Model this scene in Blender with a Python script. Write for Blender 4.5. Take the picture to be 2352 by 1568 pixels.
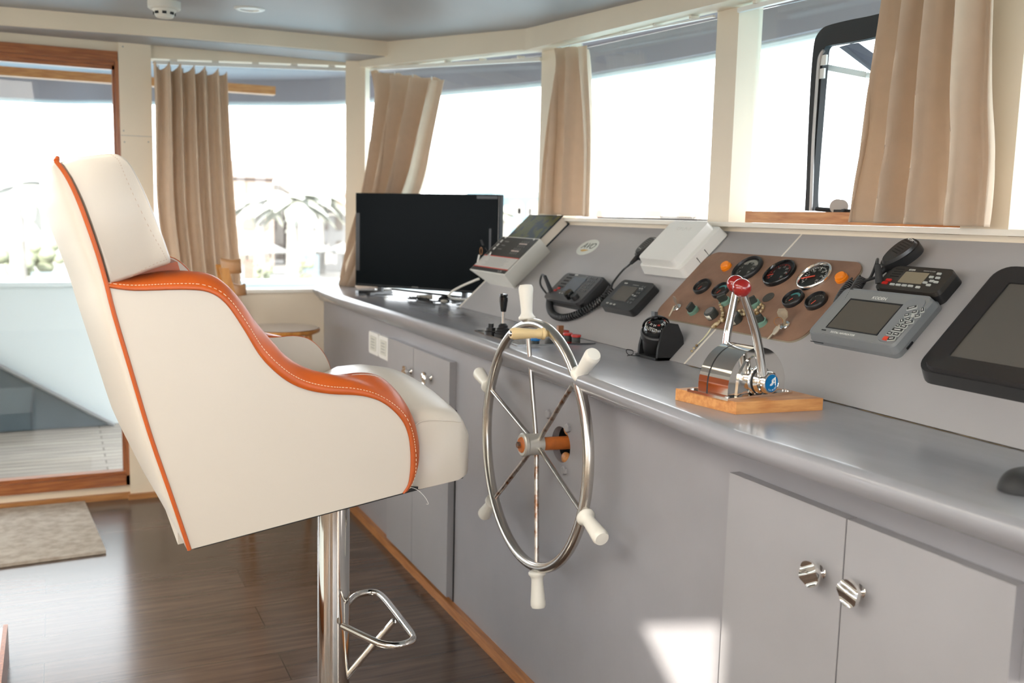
import bpy, bmesh, math, random
import numpy as np
from mathutils import Vector, Matrix
random.seed(7)
scene = bpy.context.scene
for o in list(bpy.data.objects): bpy.data.objects.remove(o)
COL = scene.collection
# ------------------------------------------------------------------ camera
FPX, CX, CY, CAMH = 2237.0, 1176.0, 784.0, 1.35
def _ray(px, py): return np.array([px-CX, -(py-CY), -FPX])
_up = -_ray(770, 18000); _up /= np.linalg.norm(_up)
if _up[1] < 0: _up = -_up
_y = _ray(127, 468); _y /= np.linalg.norm(_y); _y -= _up*(_y@_up); _y /= np.linalg.norm(_y)
_x = np.cross(_y, _up)
RC = np.array([_x, _y, _up]); C0 = np.array([0, 0, CAMH])
cd = bpy.data.cameras.new('camera'); cam = bpy.data.objects.new('camera', cd); COL.objects.link(cam)
cd.sensor_width = 36; cd.lens = FPX/2352*36; cd.clip_start = .05; cd.clip_end = 2000
M4 = Matrix(RC.tolist()).to_4x4(); M4.translation = Vector(C0); cam.matrix_world = M4
cd.dof.use_dof = True; cd.dof.focus_distance = 2.15; cd.dof.aperture_fstop = 4.0
scene.camera = cam
# ------------------------------------------------------------------ light
SKY, SUN, EXPO = 4.4, 11.0, 0.70
w = bpy.data.worlds.new('world'); scene.world = w; w.use_nodes = True
bg = w.node_tree.nodes['Background']; bg.inputs[0].default_value = (.95, .965, 1.0, 1); bg.inputs[1].default_value = SKY
sl = bpy.data.lights.new('sun', 'SUN'); sl.energy = SUN; sl.angle = math.radians(.53); sl.color = (1, .93, .82)
sun = bpy.data.objects.new('sun', sl); COL.objects.link(sun)
sun.rotation_euler = Vector((.7, 1.0, -.42)).to_track_quat('-Z', 'Y').to_euler(); sun.location = (-8, -12, 6)
vs = scene.view_settings; vs.view_transform = 'Standard'; vs.look = 'None'; vs.gamma = 1; vs.exposure = EXPO; vs.use_curve_mapping = False
# ------------------------------------------------------------------ pixel -> place
def d_(px, py): return RC @ _ray(px, py)
def onX(px, py, a): r = d_(px, py); return Vector(C0 + r*(a/r[0]))
def onY(px, py, a): r = d_(px, py); return Vector(C0 + r*(a/r[1]))
def onZ(px, py, z): r = d_(px, py); return Vector(C0 + r*((z-CAMH)/r[2]))
def atD(px, py, D): return Vector(C0 + RC @ (_ray(px, py)/FPX*D))
def onP(px, py, p0, n):
    r = d_(px, py); n = np.array(n); return Vector(C0 + r*(((np.array(p0)-C0)@n)/(r@n)))
WZ = .985                                     # worktop height
PA = math.radians(43); PO = Vector((1.43, 0, WZ)); E2 = Vector((math.cos(PA), 0, math.sin(PA))); NN = Vector((-math.sin(PA), 0, math.cos(PA)))
def PP(Y, t, c=0): return PO + Vector((0, Y, 0)) + E2*t + NN*c
def PM(Y, t, c=0, rot=0):
    m = Matrix((Vector((0, -1, 0)), E2, NN)).transposed().to_4x4(); m.translation = PP(Y, t, c)
    return m @ Matrix.Rotation(rot, 4, 'Z')
def pan(px, py, c=0):
    q = onP(px, py, PO+NN*c, NN); return q.y, (q-PO).dot(E2)
# ------------------------------------------------------------------ materials
MATS = {}
def mat(name, col, rough=.5, metal=0, noise=0, nscale=8, bump=0, bscale=200, coat=0, emis=None, stretch=None, col2=None, spec=.5, trans=0, ndetail=3, lo=.35, hi=.65):
    if name in MATS: return MATS[name]
    m = bpy.data.materials.new(name); m.use_nodes = True; nt = m.node_tree; N = nt.nodes; L = nt.links
    b = N['Principled BSDF']; b.inputs['Base Color'].default_value = (*col, 1); b.inputs['Roughness'].default_value = rough
    b.inputs['Metallic'].default_value = metal; b.inputs['Coat Weight'].default_value = coat; b.inputs['Coat Roughness'].default_value = .08
    b.inputs['Specular IOR Level'].default_value = spec
    if trans: b.inputs['Transmission Weight'].default_value = trans
    tc = N.new('ShaderNodeTexCoord'); mp = N.new('ShaderNodeMapping'); L.new(tc.outputs['Object'], mp.inputs[0])
    if stretch: mp.inputs['Scale'].default_value = stretch
    if noise or col2:
        nz = N.new('ShaderNodeTexNoise'); nz.inputs['Scale'].default_value = nscale; nz.inputs['Detail'].default_value = ndetail; L.new(mp.outputs[0], nz.inputs[0])
        cr = N.new('ShaderNodeValToRGB'); cr.color_ramp.elements[0].position = lo; cr.color_ramp.elements[1].position = hi
        c2 = col2 or tuple(max(0, c*(1-noise)) for c in col)
        cr.color_ramp.elements[0].color = (*c2, 1); cr.color_ramp.elements[1].color = (*col, 1)
        L.new(nz.outputs[0], cr.inputs[0]); L.new(cr.outputs[0], b.inputs['Base Color'])
    if bump:
        n2 = N.new('ShaderNodeTexNoise'); n2.inputs['Scale'].default_value = bscale; L.new(mp.outputs[0], n2.inputs[0])
        bp = N.new('ShaderNodeBump'); bp.inputs['Strength'].default_value = bump; bp.inputs['Distance'].default_value = .002
        L.new(n2.outputs[0], bp.inputs['Height']); L.new(bp.outputs[0], b.inputs['Normal'])
    if emis: b.inputs['Emission Color'].default_value = (*emis[0], 1); b.inputs['Emission Strength'].default_value = emis[1]
    MATS[name] = m; return m
cream = mat('cream_paint', (.84, .73, .575), .55, noise=.05, nscale=3)
creamw = mat('cream_white_trim', (.80, .75, .66), .5, noise=.04, nscale=4)
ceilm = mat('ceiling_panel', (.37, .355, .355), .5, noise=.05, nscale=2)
greyp = mat('grey_gloss_paint', (.315, .31, .33), .33, noise=.06, nscale=5, bump=.10, bscale=60)
greyd = mat('grey_door_paint', (.34, .335, .35), .3, noise=.05, nscale=5, bump=.08, bscale=60)
greyw = mat('worktop_grey_paint', (.33, .33, .355), .17, col2=(.28, .28, .30), nscale=7, stretch=(1, .35, 1), bump=.12, bscale=40)
greye = mat('grey_worn_edge', (.46, .46, .46), .35)
panelm = mat('panel_grey_paint', (.40, .385, .385), .42, noise=.05, nscale=4, bump=.06, bscale=90)
leather = mat('white_leather', (.575, .525, .455), .36, noise=.025, nscale=3, bump=.05, bscale=500)
orange = mat('orange_leather', (.50, .092, .010), .38, noise=.12, nscale=18, bump=.08, bscale=400)
stitch = mat('cream_thread', (.85, .72, .52), .8)
chrome = mat('polished_steel', (.80, .78, .75), .07, 1)
steel = mat('brushed_steel', (.62, .59, .55), .24, 1, bump=.03, bscale=300)
rusty = mat('rust_spotted_steel', (.60, .57, .53), .28, 1, col2=(.28, .12, .05), nscale=45, ndetail=5, lo=.36, hi=.56)
rust = mat('rusty_bolt', (.10, .06, .045), .6, 0, col2=(.38, .12, .03), nscale=60)
rustor = mat('orange_primer', (.60, .17, .035), .5, noise=.25, nscale=30)
alu = mat('cast_aluminium', (.62, .61, .57), .42, .6, noise=.1, nscale=20)
nylon = mat('white_nylon', (.86, .84, .76), .36)
maple = mat('pale_maple', (.82, .62, .32), .4, noise=.15, nscale=10, stretch=(1, 12, 12))
black = mat('black_plastic', (.018, .018, .019), .38)
blackm = mat('black_matt_rubber', (.012, .012, .013), .6)
blackg = mat('black_gloss', (.008, .009, .010), .08)
tvscr = mat('screen_black', (.004, .006, .007), .25, spec=.03)
film = mat('peeling_film', (.035, .035, .035), .3, spec=.3)
greyscr = mat('grey_screen', (.105, .095, .082), .12)
bluescr = mat('slate_screen', (.10, .12, .15), .2)
navg = mat('navigator_grey', (.215, .225, .235), .5)
whitep = mat('white_plastic', (.82, .81, .77), .35)
whiteb = mat('white_enamel', (.88, .86, .78), .35, noise=.04, nscale=6)
brownb = mat('brown_panel', (.29, .165, .105), .55, col2=(.21, .115, .072), nscale=14, ndetail=6, bump=.1, bscale=120)
teak = mat('varnished_teak', (.42, .15, .045), .3, col2=(.26, .075, .02), nscale=9, stretch=(1, 14, 14), ndetail=6)
teakv = mat('varnished_teak_upright', (.42, .15, .045), .3, col2=(.26, .075, .02), nscale=9, stretch=(14, 14, 1), ndetail=6)
pine = mat('orange_pine', (.66, .32, .11), .45, col2=(.50, .20, .06), nscale=8, stretch=(2, 14, 14), ndetail=6)
piney = mat('orange_pine_along', (.62, .29, .10), .45, col2=(.46, .17, .045), nscale=8, stretch=(14, 1.5, 14), ndetail=6)
stoolw = mat('honey_beech', (.62, .28, .06), .35, col2=(.50, .20, .04), nscale=8, stretch=(8, 8, 1))
skirt = mat('oak_skirting', (.50, .22, .08), .35, col2=(.36, .14, .045), nscale=9, stretch=(14, 1, 14), ndetail=6)
skirtx = mat('oak_skirting_across', (.52, .25, .09), .4, col2=(.38, .16, .05), nscale=9, stretch=(1, 14, 14), ndetail=6)
cloth = mat('taupe_curtain_cloth', (.79, .635, .485), .85, noise=.04, nscale=30, bump=.04, bscale=600)
red = mat('red_bakelite', (.28, .012, .010), .16, coat=.5)
redb = mat('red_button', (.50, .02, .015), .3)
amber = mat('amber_lens', (.95, .26, .01), .25)
greenr = mat('green_ring', (.20, .36, .28), .4, .2)
tealf = mat('teal_dial', (.06, .27, .27), .3)
dialf = mat('charcoal_dial', (.05, .048, .042), .3)
dialb = mat('black_dial', (.018, .018, .018), .3)
inkw = mat('white_ink', (.82, .82, .78), .5)
inkg = mat('grey_ink', (.36, .36, .34), .5)
inkd = mat('dark_ink', (.05, .06, .05), .5)
inkr = mat('red_ink', (.62, .05, .03), .5)
gold = mat('gold_ink', (.60, .40, .14), .5)
logoblue = mat('logo_blue', (.0, .26, .62), .4)
beadm = mat('tiger_eye_bead', (.62, .50, .30), .2, col2=(.20, .11, .02), nscale=90, coat=.5)
cordm = mat('pale_cord', (.70, .68, .45), .8)
keym = mat('worn_brass_key', (.62, .52, .38), .35, .8, noise=.2, nscale=60)
copper = mat('copper_wire', (.5, .22, .08), .35, .9)
paper = mat('paper', (.80, .74, .64), .8)
bookc = mat('mottled_book_cover', (.085, .085, .022), .6, col2=(.02, .035, .045), nscale=26, ndetail=2, lo=.42, hi=.52)
bookn = mat('navy_cloth', (.012, .02, .03), .7, spec=.2)
matm = mat('woven_doormat', (.54, .49, .42), .95, col2=(.40, .34, .28), nscale=26, ndetail=6, bump=.6, bscale=260)
cablew = mat('white_cable', (.70, .67, .60), .5)
brass = mat('dull_brass', (.50, .40, .22), .4, .7)
# exterior
extw = mat('white_gelcoat', (.66, .74, .77), .35)
extg = mat('blue_grey_hull_paint', (.33, .305, .335), .5, noise=.08, nscale=3, bump=.1, bscale=30)
slate = mat('dark_slate_grey', (.055, .08, .095), .6, noise=.15, nscale=6)
quay = mat('quay_paving', (.26, .25, .235), .8, noise=.08, nscale=.3)
stucco = mat('pale_stucco', (.26, .235, .21), .9, noise=.06, nscale=1)
stuccop = mat('pink_stucco', (.27, .215, .19), .9, noise=.06, nscale=1)
stuccow = mat('white_stucco', (.27, .26, .25), .9)
stuccob = mat('sky_blue_stucco', (.115, .18, .21), .9)
rooft = mat('terracotta_roof', (.19, .145, .125), .9)
opening = mat('shaded_opening', (.165, .14, .12), .9)
woodred = mat('red_brown_timber', (.19, .12, .10), .8)
leafm = mat('palm_green', (.33, .34, .30), .7, noise=.2, nscale=2)
bushm = mat('bush_green', (.20, .22, .15), .8, noise=.3, nscale=3)
trunkm = mat('palm_trunk', (.26, .245, .225), .9, noise=.2, nscale=3)
canvas = mat('white_canvas', (.24, .24, .235), .8)
seam_ = mat('water_blue', (.16, .30, .36), .1)

def plank_mat(name, c1, c2, mortar, length, width, rough, rot=0, gr=(1.5, 26, 1), coat=0, bias=0, msize=.002):
    m = bpy.data.materials.new(name); m.use_nodes = True; nt = m.node_tree; N = nt.nodes; L = nt.links; b = N['Principled BSDF']
    tc = N.new('ShaderNodeTexCoord'); mp = N.new('ShaderNodeMapping'); mp.inputs['Rotation'].default_value = (0, 0, rot); L.new(tc.outputs['Object'], mp.inputs[0])
    bt = N.new('ShaderNodeTexBrick'); bt.inputs['Scale'].default_value = 1; bt.inputs['Brick Width'].default_value = length; bt.inputs['Row Height'].default_value = width
    bt.inputs['Mortar Size'].default_value = msize; bt.inputs['Color1'].default_value = (*c1, 1); bt.inputs['Color2'].default_value = (*c2, 1); bt.inputs['Mortar'].default_value = (*mortar, 1); bt.inputs['Bias'].default_value = bias
    L.new(mp.outputs[0], bt.inputs[0])
    mg = N.new('ShaderNodeMapping'); mg.inputs['Scale'].default_value = gr; L.new(mp.outputs[0], mg.inputs[0])
    nz = N.new('ShaderNodeTexNoise'); nz.inputs['Scale'].default_value = 2.2; nz.inputs['Detail'].default_value = 8; nz.inputs['Distortion'].default_value = .6; L.new(mg.outputs[0], nz.inputs[0])
    cr = N.new('ShaderNodeValToRGB'); cr.color_ramp.elements[0].position = .3; cr.color_ramp.elements[1].position = .7
    cr.color_ramp.elements[0].color = (.62, .60, .58, 1); cr.color_ramp.elements[1].color = (1.08, 1.05, 1.02, 1); L.new(nz.outputs[0], cr.inputs[0])
    mx = N.new('ShaderNodeMix'); mx.data_type = 'RGBA'; mx.blend_type = 'MULTIPLY'; mx.inputs[0].default_value = 1
    L.new(bt.outputs[0], mx.inputs[6]); L.new(cr.outputs[0], mx.inputs[7]); L.new(mx.outputs[2], b.inputs['Base Color'])
    b.inputs['Roughness'].default_value = rough; b.inputs['Coat Weight'].default_value = coat; b.inputs['Coat Roughness'].default_value = .15
    return m
floorm = plank_mat('laminate_floor', (.135, .092, .072), (.100, .068, .052), (.06, .042, .032), 1.3, .19, .22, gr=(1.4, 20, 1), coat=.12)
deckm = plank_mat('teak_deck_planks', (.44, .40, .35), (.38, .34, .30), (.16, .14, .12), 2.2, .075, .6, gr=(1.2, 20, 1), msize=.004)

def glass_mat():
    m = bpy.data.materials.new('window_glass'); m.use_nodes = True; nt = m.node_tree; N = nt.nodes; L = nt.links
    for n in list(N): N.remove(n)
    out = N.new('ShaderNodeOutputMaterial'); mx = N.new('ShaderNodeMixShader'); tr = N.new('ShaderNodeBsdfTransparent'); gl = N.new('ShaderNodeBsdfGlossy')
    tr.inputs[0].default_value = (.95, .97, .97, 1); gl.inputs['Roughness'].default_value = .01
    fr = N.new('ShaderNodeFresnel'); ge = N.new('ShaderNodeNewGeometry'); mr = N.new('ShaderNodeMapRange'); mr.inputs[3].default_value = 1.45; mr.inputs[4].default_value = 1/1.45
    L.new(ge.outputs['Backfacing'], mr.inputs[0]); L.new(mr.outputs[0], fr.inputs[0])
    L.new(fr.outputs[0], mx.inputs[0]); L.new(tr.outputs[0], mx.inputs[1]); L.new(gl.outputs[0], mx.inputs[2]); L.new(mx.outputs[0], out.inputs[0]); return m
glass = glass_mat()
def opal_mat():
    m = bpy.data.materials.new('opal_acrylic'); m.use_nodes = True; nt = m.node_tree; N = nt.nodes; L = nt.links
    for n in list(N): N.remove(n)
    out = N.new('ShaderNodeOutputMaterial'); mx = N.new('ShaderNodeMixShader'); tr = N.new('ShaderNodeBsdfTranslucent'); df = N.new('ShaderNodeBsdfDiffuse')
    tr.inputs[0].default_value = (.95, .92, .86, 1); df.inputs[0].default_value = (.8, .8, .76, 1); mx.inputs[0].default_value = .15
    L.new(tr.outputs[0], mx.inputs[1]); L.new(df.outputs[0], mx.inputs[2]); L.new(mx.outputs[0], out.inputs[0]); return m
opal = opal_mat()
def cloth_translucent(m, f=.22):
    nt = m.node_tree; N = nt.nodes; L = nt.links; b = N['Principled BSDF']; out = [n for n in N if n.type == 'OUTPUT_MATERIAL'][0]
    t = N.new('ShaderNodeBsdfTranslucent'); t.inputs[0].default_value = (.88, .70, .50, 1); mx = N.new('ShaderNodeMixShader'); mx.inputs[0].default_value = f
    L.new(b.outputs[0], mx.inputs[1]); L.new(t.outputs[0], mx.inputs[2]); L.new(mx.outputs[0], out.inputs[0])
cloth_translucent(cloth, .17)
# ------------------------------------------------------------------ mesh helpers
I4 = Matrix.Identity(4)
class MB:
    def __init__(s): s.bm = bmesh.new()
    def _bev(s, faces, bev, seg):
        if bev <= 0: return
        es = set()
        for f in faces:
            for e in f.edges: es.add(e)
        es = [e for e in es if len(e.link_faces) == 2 and e.calc_face_angle(0) > .45]
        bmesh.ops.bevel(s.bm, geom=es, offset=bev, segments=seg, affect='EDGES', profile=.5, clamp_overlap=True)
    def faces(s, vs_, fs):
        vv = [s.bm.verts.new(v) for v in vs_]; out = []
        for f in fs:
            try: out.append(s.bm.faces.new([vv[i] for i in f]))
            except ValueError: pass
        return out
    def box(s, c, d, M=I4, bev=0, seg=2):
        x, y, z = [q/2 for q in d]; c = Vector(c)
        vs_ = [M @ (c+Vector((a*x, b*y, e*z))) for a in (-1, 1) for b in (-1, 1) for e in (-1, 1)]
        f = s.faces(vs_, [(0, 1, 3, 2), (4, 6, 7, 5), (0, 4, 5, 1), (2, 3, 7, 6), (0, 2, 6, 4), (1, 5, 7, 3)]); s._bev(f, bev, seg); return s
    def bx(s, x0, x1, y0, y1, z0, z1, bev=0): return s.box(((x0+x1)/2, (y0+y1)/2, (z0+z1)/2), (abs(x1-x0), abs(y1-y0), abs(z1-z0)), bev=bev)
    def prism(s, pts, z0, z1, M=I4, bev=0, seg=2, top=1.0, cen=None):
        n = len(pts); cx = sum(p[0] for p in pts)/n; cy = sum(p[1] for p in pts)/n
        if cen: cx, cy = cen
        a = [M @ Vector((p[0], p[1], z0)) for p in pts]; b = [M @ Vector((cx+(p[0]-cx)*top, cy+(p[1]-cy)*top, z1)) for p in pts]
        f = s.faces(a+b, [tuple(range(n-1, -1, -1)), tuple(range(n, 2*n))]+[(i, (i+1) % n, n+(i+1) % n, n+i) for i in range(n)])
        s._bev(f, bev, seg); return s
    def hexa(s, p, bev=0):       # 8 points: bottom ring 0-3, top ring 4-7
        f = s.faces(p, [(3, 2, 1, 0), (4, 5, 6, 7), (0, 1, 5, 4), (1, 2, 6, 5), (2, 3, 7, 6), (3, 0, 4, 7)]); s._bev(f, bev, 2); return s
    def cyl(s, p0, p1, r0, r1=None, seg=20, bev=0):
        p0 = Vector(p0); p1 = Vector(p1); r1 = r0 if r1 is None else r1
        q = (p1-p0).to_track_quat('Z', 'Y').to_matrix(); a = []; b = []
        for i in range(seg):
            t = 2*math.pi*i/seg; v = q @ Vector((math.cos(t), math.sin(t), 0)); a.append(p0+v*r0); b.append(p1+v*r1)
        f = s.faces(a+b, [tuple(range(seg-1, -1, -1)), tuple(range(seg, 2*seg))]+[(i, (i+1) % seg, seg+(i+1) % seg, seg+i) for i in range(seg)])
        if bev:
            es = [e for fc in f[:2] for e in fc.edges]; bmesh.ops.bevel(s.bm, geom=es, offset=bev, segments=2, affect='EDGES', profile=.5)
        return s
    def tube(s, pts, r, seg=10, closed=False):
        pts = [Vector(p) for p in pts]; n = len(pts); rings = []; prev = None
        for i, p in enumerate(pts):
            if closed: t = (pts[(i+1) % n]-pts[i-1]).normalized()
            else: t = (pts[min(i+1, n-1)]-pts[max(i-1, 0)]).normalized()
            if prev is None: u = t.orthogonal().normalized()
            else:
                u = prev-t*prev.dot(t)
                u = u.normalized() if u.length > 1e-6 else t.orthogonal().normalized()
            prev = u; v = t.cross(u); rr = r[i] if isinstance(r, (list, tuple)) else r
            rings.append([p+(u*math.cos(2*math.pi*k/seg)+v*math.sin(2*math.pi*k/seg))*rr for k in range(seg)])
        vs_ = [q for rg in rings for q in rg]; fs = []
        m = n if closed else n-1
        for i in range(m):
            for k in range(seg):
                fs.append((i*seg+k, i*seg+(k+1) % seg, ((i+1) % n)*seg+(k+1) % seg, ((i+1) % n)*seg+k))
        if not closed: fs += [tuple(range(seg-1, -1, -1)), tuple(range((n-1)*seg, n*seg))]
        s.faces(vs_, fs); return s
    def lathe(s, prof, M=I4, seg=24):
        n = len(prof); vs_ = []
        for (r, z) in prof:
            for k in range(seg):
                t = 2*math.pi*k/seg; vs_.append(M @ Vector((r*math.cos(t), r*math.sin(t), z)))
        fs = [(i*seg+k, i*seg+(k+1) % seg, (i+1)*seg+(k+1) % seg, (i+1)*seg+k) for i in range(n-1) for k in range(seg)]
        if prof[0][0] > 1e-5: fs.append(tuple(range(seg-1, -1, -1)))
        if prof[-1][0] > 1e-5: fs.append(tuple(range((n-1)*seg, n*seg)))
        s.faces(vs_, fs); bmesh.ops.remove_doubles(s.bm, verts=s.bm.verts, dist=1e-6); return s
    def grid(s, fn, nu, nv, close_u=False):
        vs_ = [Vector(fn(i/(nu if close_u else nu-1), j/(nv-1))) for j in range(nv) for i in range(nu)]
        fs = []
        for j in range(nv-1):
            for i in range(nu if close_u else nu-1):
                fs.append((j*nu+i, j*nu+(i+1) % nu, (j+1)*nu+(i+1) % nu, (j+1)*nu+i))
        s.faces(vs_, fs); return s
    def ball(s, c, r, sc=(1, 1, 1), seg=20, M=I4):
        m = M @ Matrix.Translation(c) @ Matrix.Diagonal((r*sc[0], r*sc[1], r*sc[2], 1))
        bmesh.ops.create_uvsphere(s.bm, u_segments=seg, v_segments=seg//2+2, radius=1, matrix=m); return s
def fin(mb, name, m, parent=None, ang=38, solid=0, sub=0, mod=None):
    bm = mb.bm; bmesh.ops.recalc_face_normals(bm, faces=bm.faces)
    me = bpy.data.meshes.new(name)
    vs_ = [v.co for v in bm.verts]
    if parent is None:
        mn = Vector([min(v[i] for v in vs_) for i in range(3)]); mx = Vector([max(v[i] for v in vs_) for i in range(3)])
        base = Vector(((mn.x+mx.x)/2, (mn.y+mx.y)/2, mn.z))
    else: base = WLOC[parent.name]
    bmesh.ops.translate(bm, verts=bm.verts, vec=-base)
    bm.to_mesh(me); bm.free()
    for p in me.polygons: p.use_smooth = True
    me.set_sharp_from_angle(angle=math.radians(ang))
    me.materials.append(m); o = bpy.data.objects.new(name, me); COL.objects.link(o)
    if parent is None: o.location = base; WLOC[o.name] = base
    else: o.parent = parent; WLOC[o.name] = base
    if solid:
        md = o.modifiers.new('solid', 'SOLIDIFY'); md.thickness = solid; md.offset = 0
    if sub:
        md = o.modifiers.new('sub', 'SUBSURF'); md.levels = sub; md.render_levels = sub
    return o
WLOC = {}
def thing(name, label, cat, loc, group=None):
    o = bpy.data.objects.new(name, None); COL.objects.link(o); o.location = loc; o.empty_display_size = .05; WLOC[o.name] = Vector(loc)
    return tag(o, label, cat, group)
def tag(o, label, cat, group=None, kind=None):
    o['label'] = label; o['category'] = cat
    if group: o['group'] = group
    if kind: o['kind'] = kind
    return o
def struct(mb, name, m, parent=None, **k):
    o = fin(mb, name, m, parent, **k)
    if parent is None: o['kind'] = 'structure'
    return o
def lab(o, l): o['label'] = l; return o
def rr(w_, h_, r, n=5, cx=0, cy=0):
    out = []
    for (sx, sy, a0) in ((1, 1, 0), (-1, 1, 90), (-1, -1, 180), (1, -1, 270)):
        for k in range(n+1):
            a = math.radians(a0+90*k/n); out.append((cx+sx*(w_/2-r)+r*math.cos(a), cy+sy*(h_/2-r)+r*math.sin(a)))
    return out
def circ(r, n=24, cx=0, cy=0): return [(cx+r*math.cos(2*math.pi*k/n), cy+r*math.sin(2*math.pi*k/n)) for k in range(n)]
def text(body, size, M, m, parent, name='lettering', shear=0, ext=.0002, align='CENTER'):
    cu = bpy.data.curves.new(name, 'FONT'); cu.body = body; cu.size = size; cu.align_x = align; cu.align_y = 'CENTER'; cu.extrude = ext; cu.shear = shear
    t = bpy.data.objects.new(name, cu); COL.objects.link(t); dg = bpy.context.evaluated_depsgraph_get()
    me = bpy.data.meshes.new_from_object(t.evaluated_get(dg)); bpy.data.objects.remove(t); bpy.data.curves.remove(cu)
    me.transform(M); me.transform(Matrix.Translation(-WLOC[parent.name])); me.materials.clear(); me.materials.append(m)
    o = bpy.data.objects.new(name, me); COL.objects.link(o); o.parent = parent; WLOC[o.name] = WLOC[parent.name]; return o
def cat_rom(pts, n=6, closed=False):
    P = [Vector(p) for p in pts]; out = []; L = len(P)
    rng = range(L) if closed else range(L-1)
    for i in rng:
        p0 = P[(i-1) % L] if closed or i > 0 else P[0]; p1 = P[i]; p2 = P[(i+1) % L]; p3 = P[(i+2) % L] if closed or i+2 < L else P[-1]
        for k in range(n):
            t = k/n; out.append(.5*((2*p1)+(-p0+p2)*t+(2*p0-5*p1+4*p2-p3)*t*t+(-p0+3*p1-3*p2+p3)*t**3))
    if not closed: out.append(P[-1])
    return out
# ================================================================== SHELL
YL, XF = 4.75, 1.79                                    # wall with the side door; wall of forward windows
def zc(y): return 2.028+.055*(max(y, 2.45)-2.65)        # ceiling follows the sheer of the deck above
def zt(y): return 1.955+.036*(max(y, 1.4)-2.4)         # heads of the forward windows
struct(MB().bx(-2.7, 1.25, -2.1, YL+.05, -.05, 0), 'floor', floorm)
cpl = [(-2.6, -2.0), (1.80, -2.0), (1.80, 1.5), (1.80, 2.65), (1.80, 3.6), (1.52, 4.50), (.86, 4.475), (.39, 4.51), (-.18, 4.59), (-2.6, 4.8)]
SX0, SX1, SY0, SY1 = -1.8, -.1, -1.5, 3.1           # added opal skylight for fill light, unseen above and behind the camera
mb = MB(); n = len(cpl); n1 = 4; cut = [(x, y) for x, y in cpl[4:]]
def slab(pts): 
    n = len(pts); mb.faces([(x, y, zc(y)) for x, y in pts]+[(x, y, zc(y)+.06) for x, y in pts], [tuple(range(n)), tuple(range(2*n-1, n-1, -1))]+[(i, (i+1) % n, n+(i+1) % n, n+i) for i in range(n)])
slab([(-2.6, SY1), (1.80, SY1)]+cut)
for x0, x1, y0, y1 in ((-2.6, 1.8, -2.0, SY0), (-2.6, SX0, SY0, 1.8), (SX1, 1.8, SY0, 1.8), (-2.6, SX0, 1.8, 2.65), (SX1, 1.8, 1.8, 2.65), (-2.6, SX0, 2.65, SY1), (SX1, 1.8, 2.65, SY1)): slab([(x0, y0), (x1, y0), (x1, y1), (x0, y1)])
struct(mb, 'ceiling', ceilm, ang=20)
mb = MB(); mb.bx(SX0-.03, SX1+.03, SY0-.03, SY1+.03, 2.37, 2.38); o = fin(mb, 'window_6', opal); o['kind'] = 'structure'
mb = MB()
for x0, x1, y0, y1 in ((SX0-.03, SX0, SY0-.03, SY1+.03), (SX1, SX1+.03, SY0-.03, SY1+.03), (SX0, SX1, SY0-.03, SY0), (SX0, SX1, SY1, SY1+.03)): mb.bx(x0, x1, y0, y1, zc(y0)+.002 if y1-y0 < .1 else zc(y0)+.001, 2.37)
struct(mb, 'added_skylight_curb', creamw, ang=20)  # curb around the added skylight
def band(path, zfn0, zfn1, th, name, m, inner=True):    # vertical strip along a plan path
    mb = MB(); vs_ = []; n = len(path)
    for i, (x, y) in enumerate(path):
        a = Vector(path[max(i-1, 0)]); b = Vector(path[min(i+1, n-1)]); t = (b-a).normalized(); nn = Vector((-t.y, t.x))*th
        vs_ += [(x, y, zfn0(y)), (x, y, zfn1(y)), (x+nn.x, y+nn.y, zfn1(y)), (x+nn.x, y+nn.y, zfn0(y))]
    fs = []
    for i in range(n-1):
        for k in range(4): fs.append((4*i+k, 4*i+(k+1) % 4, 4*i+4+(k+1) % 4, 4*i+4+k))
    fs += [(0, 1, 2, 3), tuple(4*n-4+k for k in (3, 2, 1, 0))]
    mb.faces(vs_, fs); return struct(mb, name, m, ang=15)
edge = [(1.785, -2.0), (1.785, 2.65), (1.785, 3.6), (1.49, 4.45), (.855, 4.465), (.39, 4.50), (-.18, 4.58), (-2.6, 4.79)]
band(edge, lambda y: zc(y)-.026, zc, .012, 'trim_1', creamw)
# hanging fascia and soffit along the door wall
fpath = edge[3:]
band(fpath, lambda y: 2.062, lambda y: zc(y)-.001, .02, 'trim_2', cream)
mb = MB(); sp = [(x, y) for x, y in fpath]+[(-2.6, YL), (1.40, YL-.03)]
n = len(sp); mb.faces([(x, y, 2.060) for x, y in sp]+[(x, y, 2.085) for x, y in sp], [tuple(range(n)), tuple(range(2*n-1, n-1, -1))]+[(i, (i+1) % n, n+(i+1) % n, n+i) for i in range(n)])
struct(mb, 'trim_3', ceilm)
# left wall: door opening, post, window 1
mb = MB()
mb.bx(-2.6, .281, YL, YL+.09, 2.022, 2.30)                      # over the door
mb.bx(-2.6, .281, YL, YL+.09, .028, .066)                        # below the door rail
mb.bx(.272, .407, YL-.025, YL+.09, .02, 2.06)                     # post between door and window
mb.bx(.40, 1.42, YL, YL+.09, 0, .952)
mb.hexa([Vector(p) for p in [(.40, YL, 2.005), (.40, YL+.09, 2.005), (1.33, YL+.09, 2.050), (1.33, YL, 2.050), (.40, YL, 2.3), (.40, YL+.09, 2.3), (1.33, YL+.09, 2.3), (1.33, YL, 2.3)]])
mb.bx(-2.6, -2.1, YL, YL+.09, 0, 2.1)
struct(mb, 'wall_left', cream)
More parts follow.
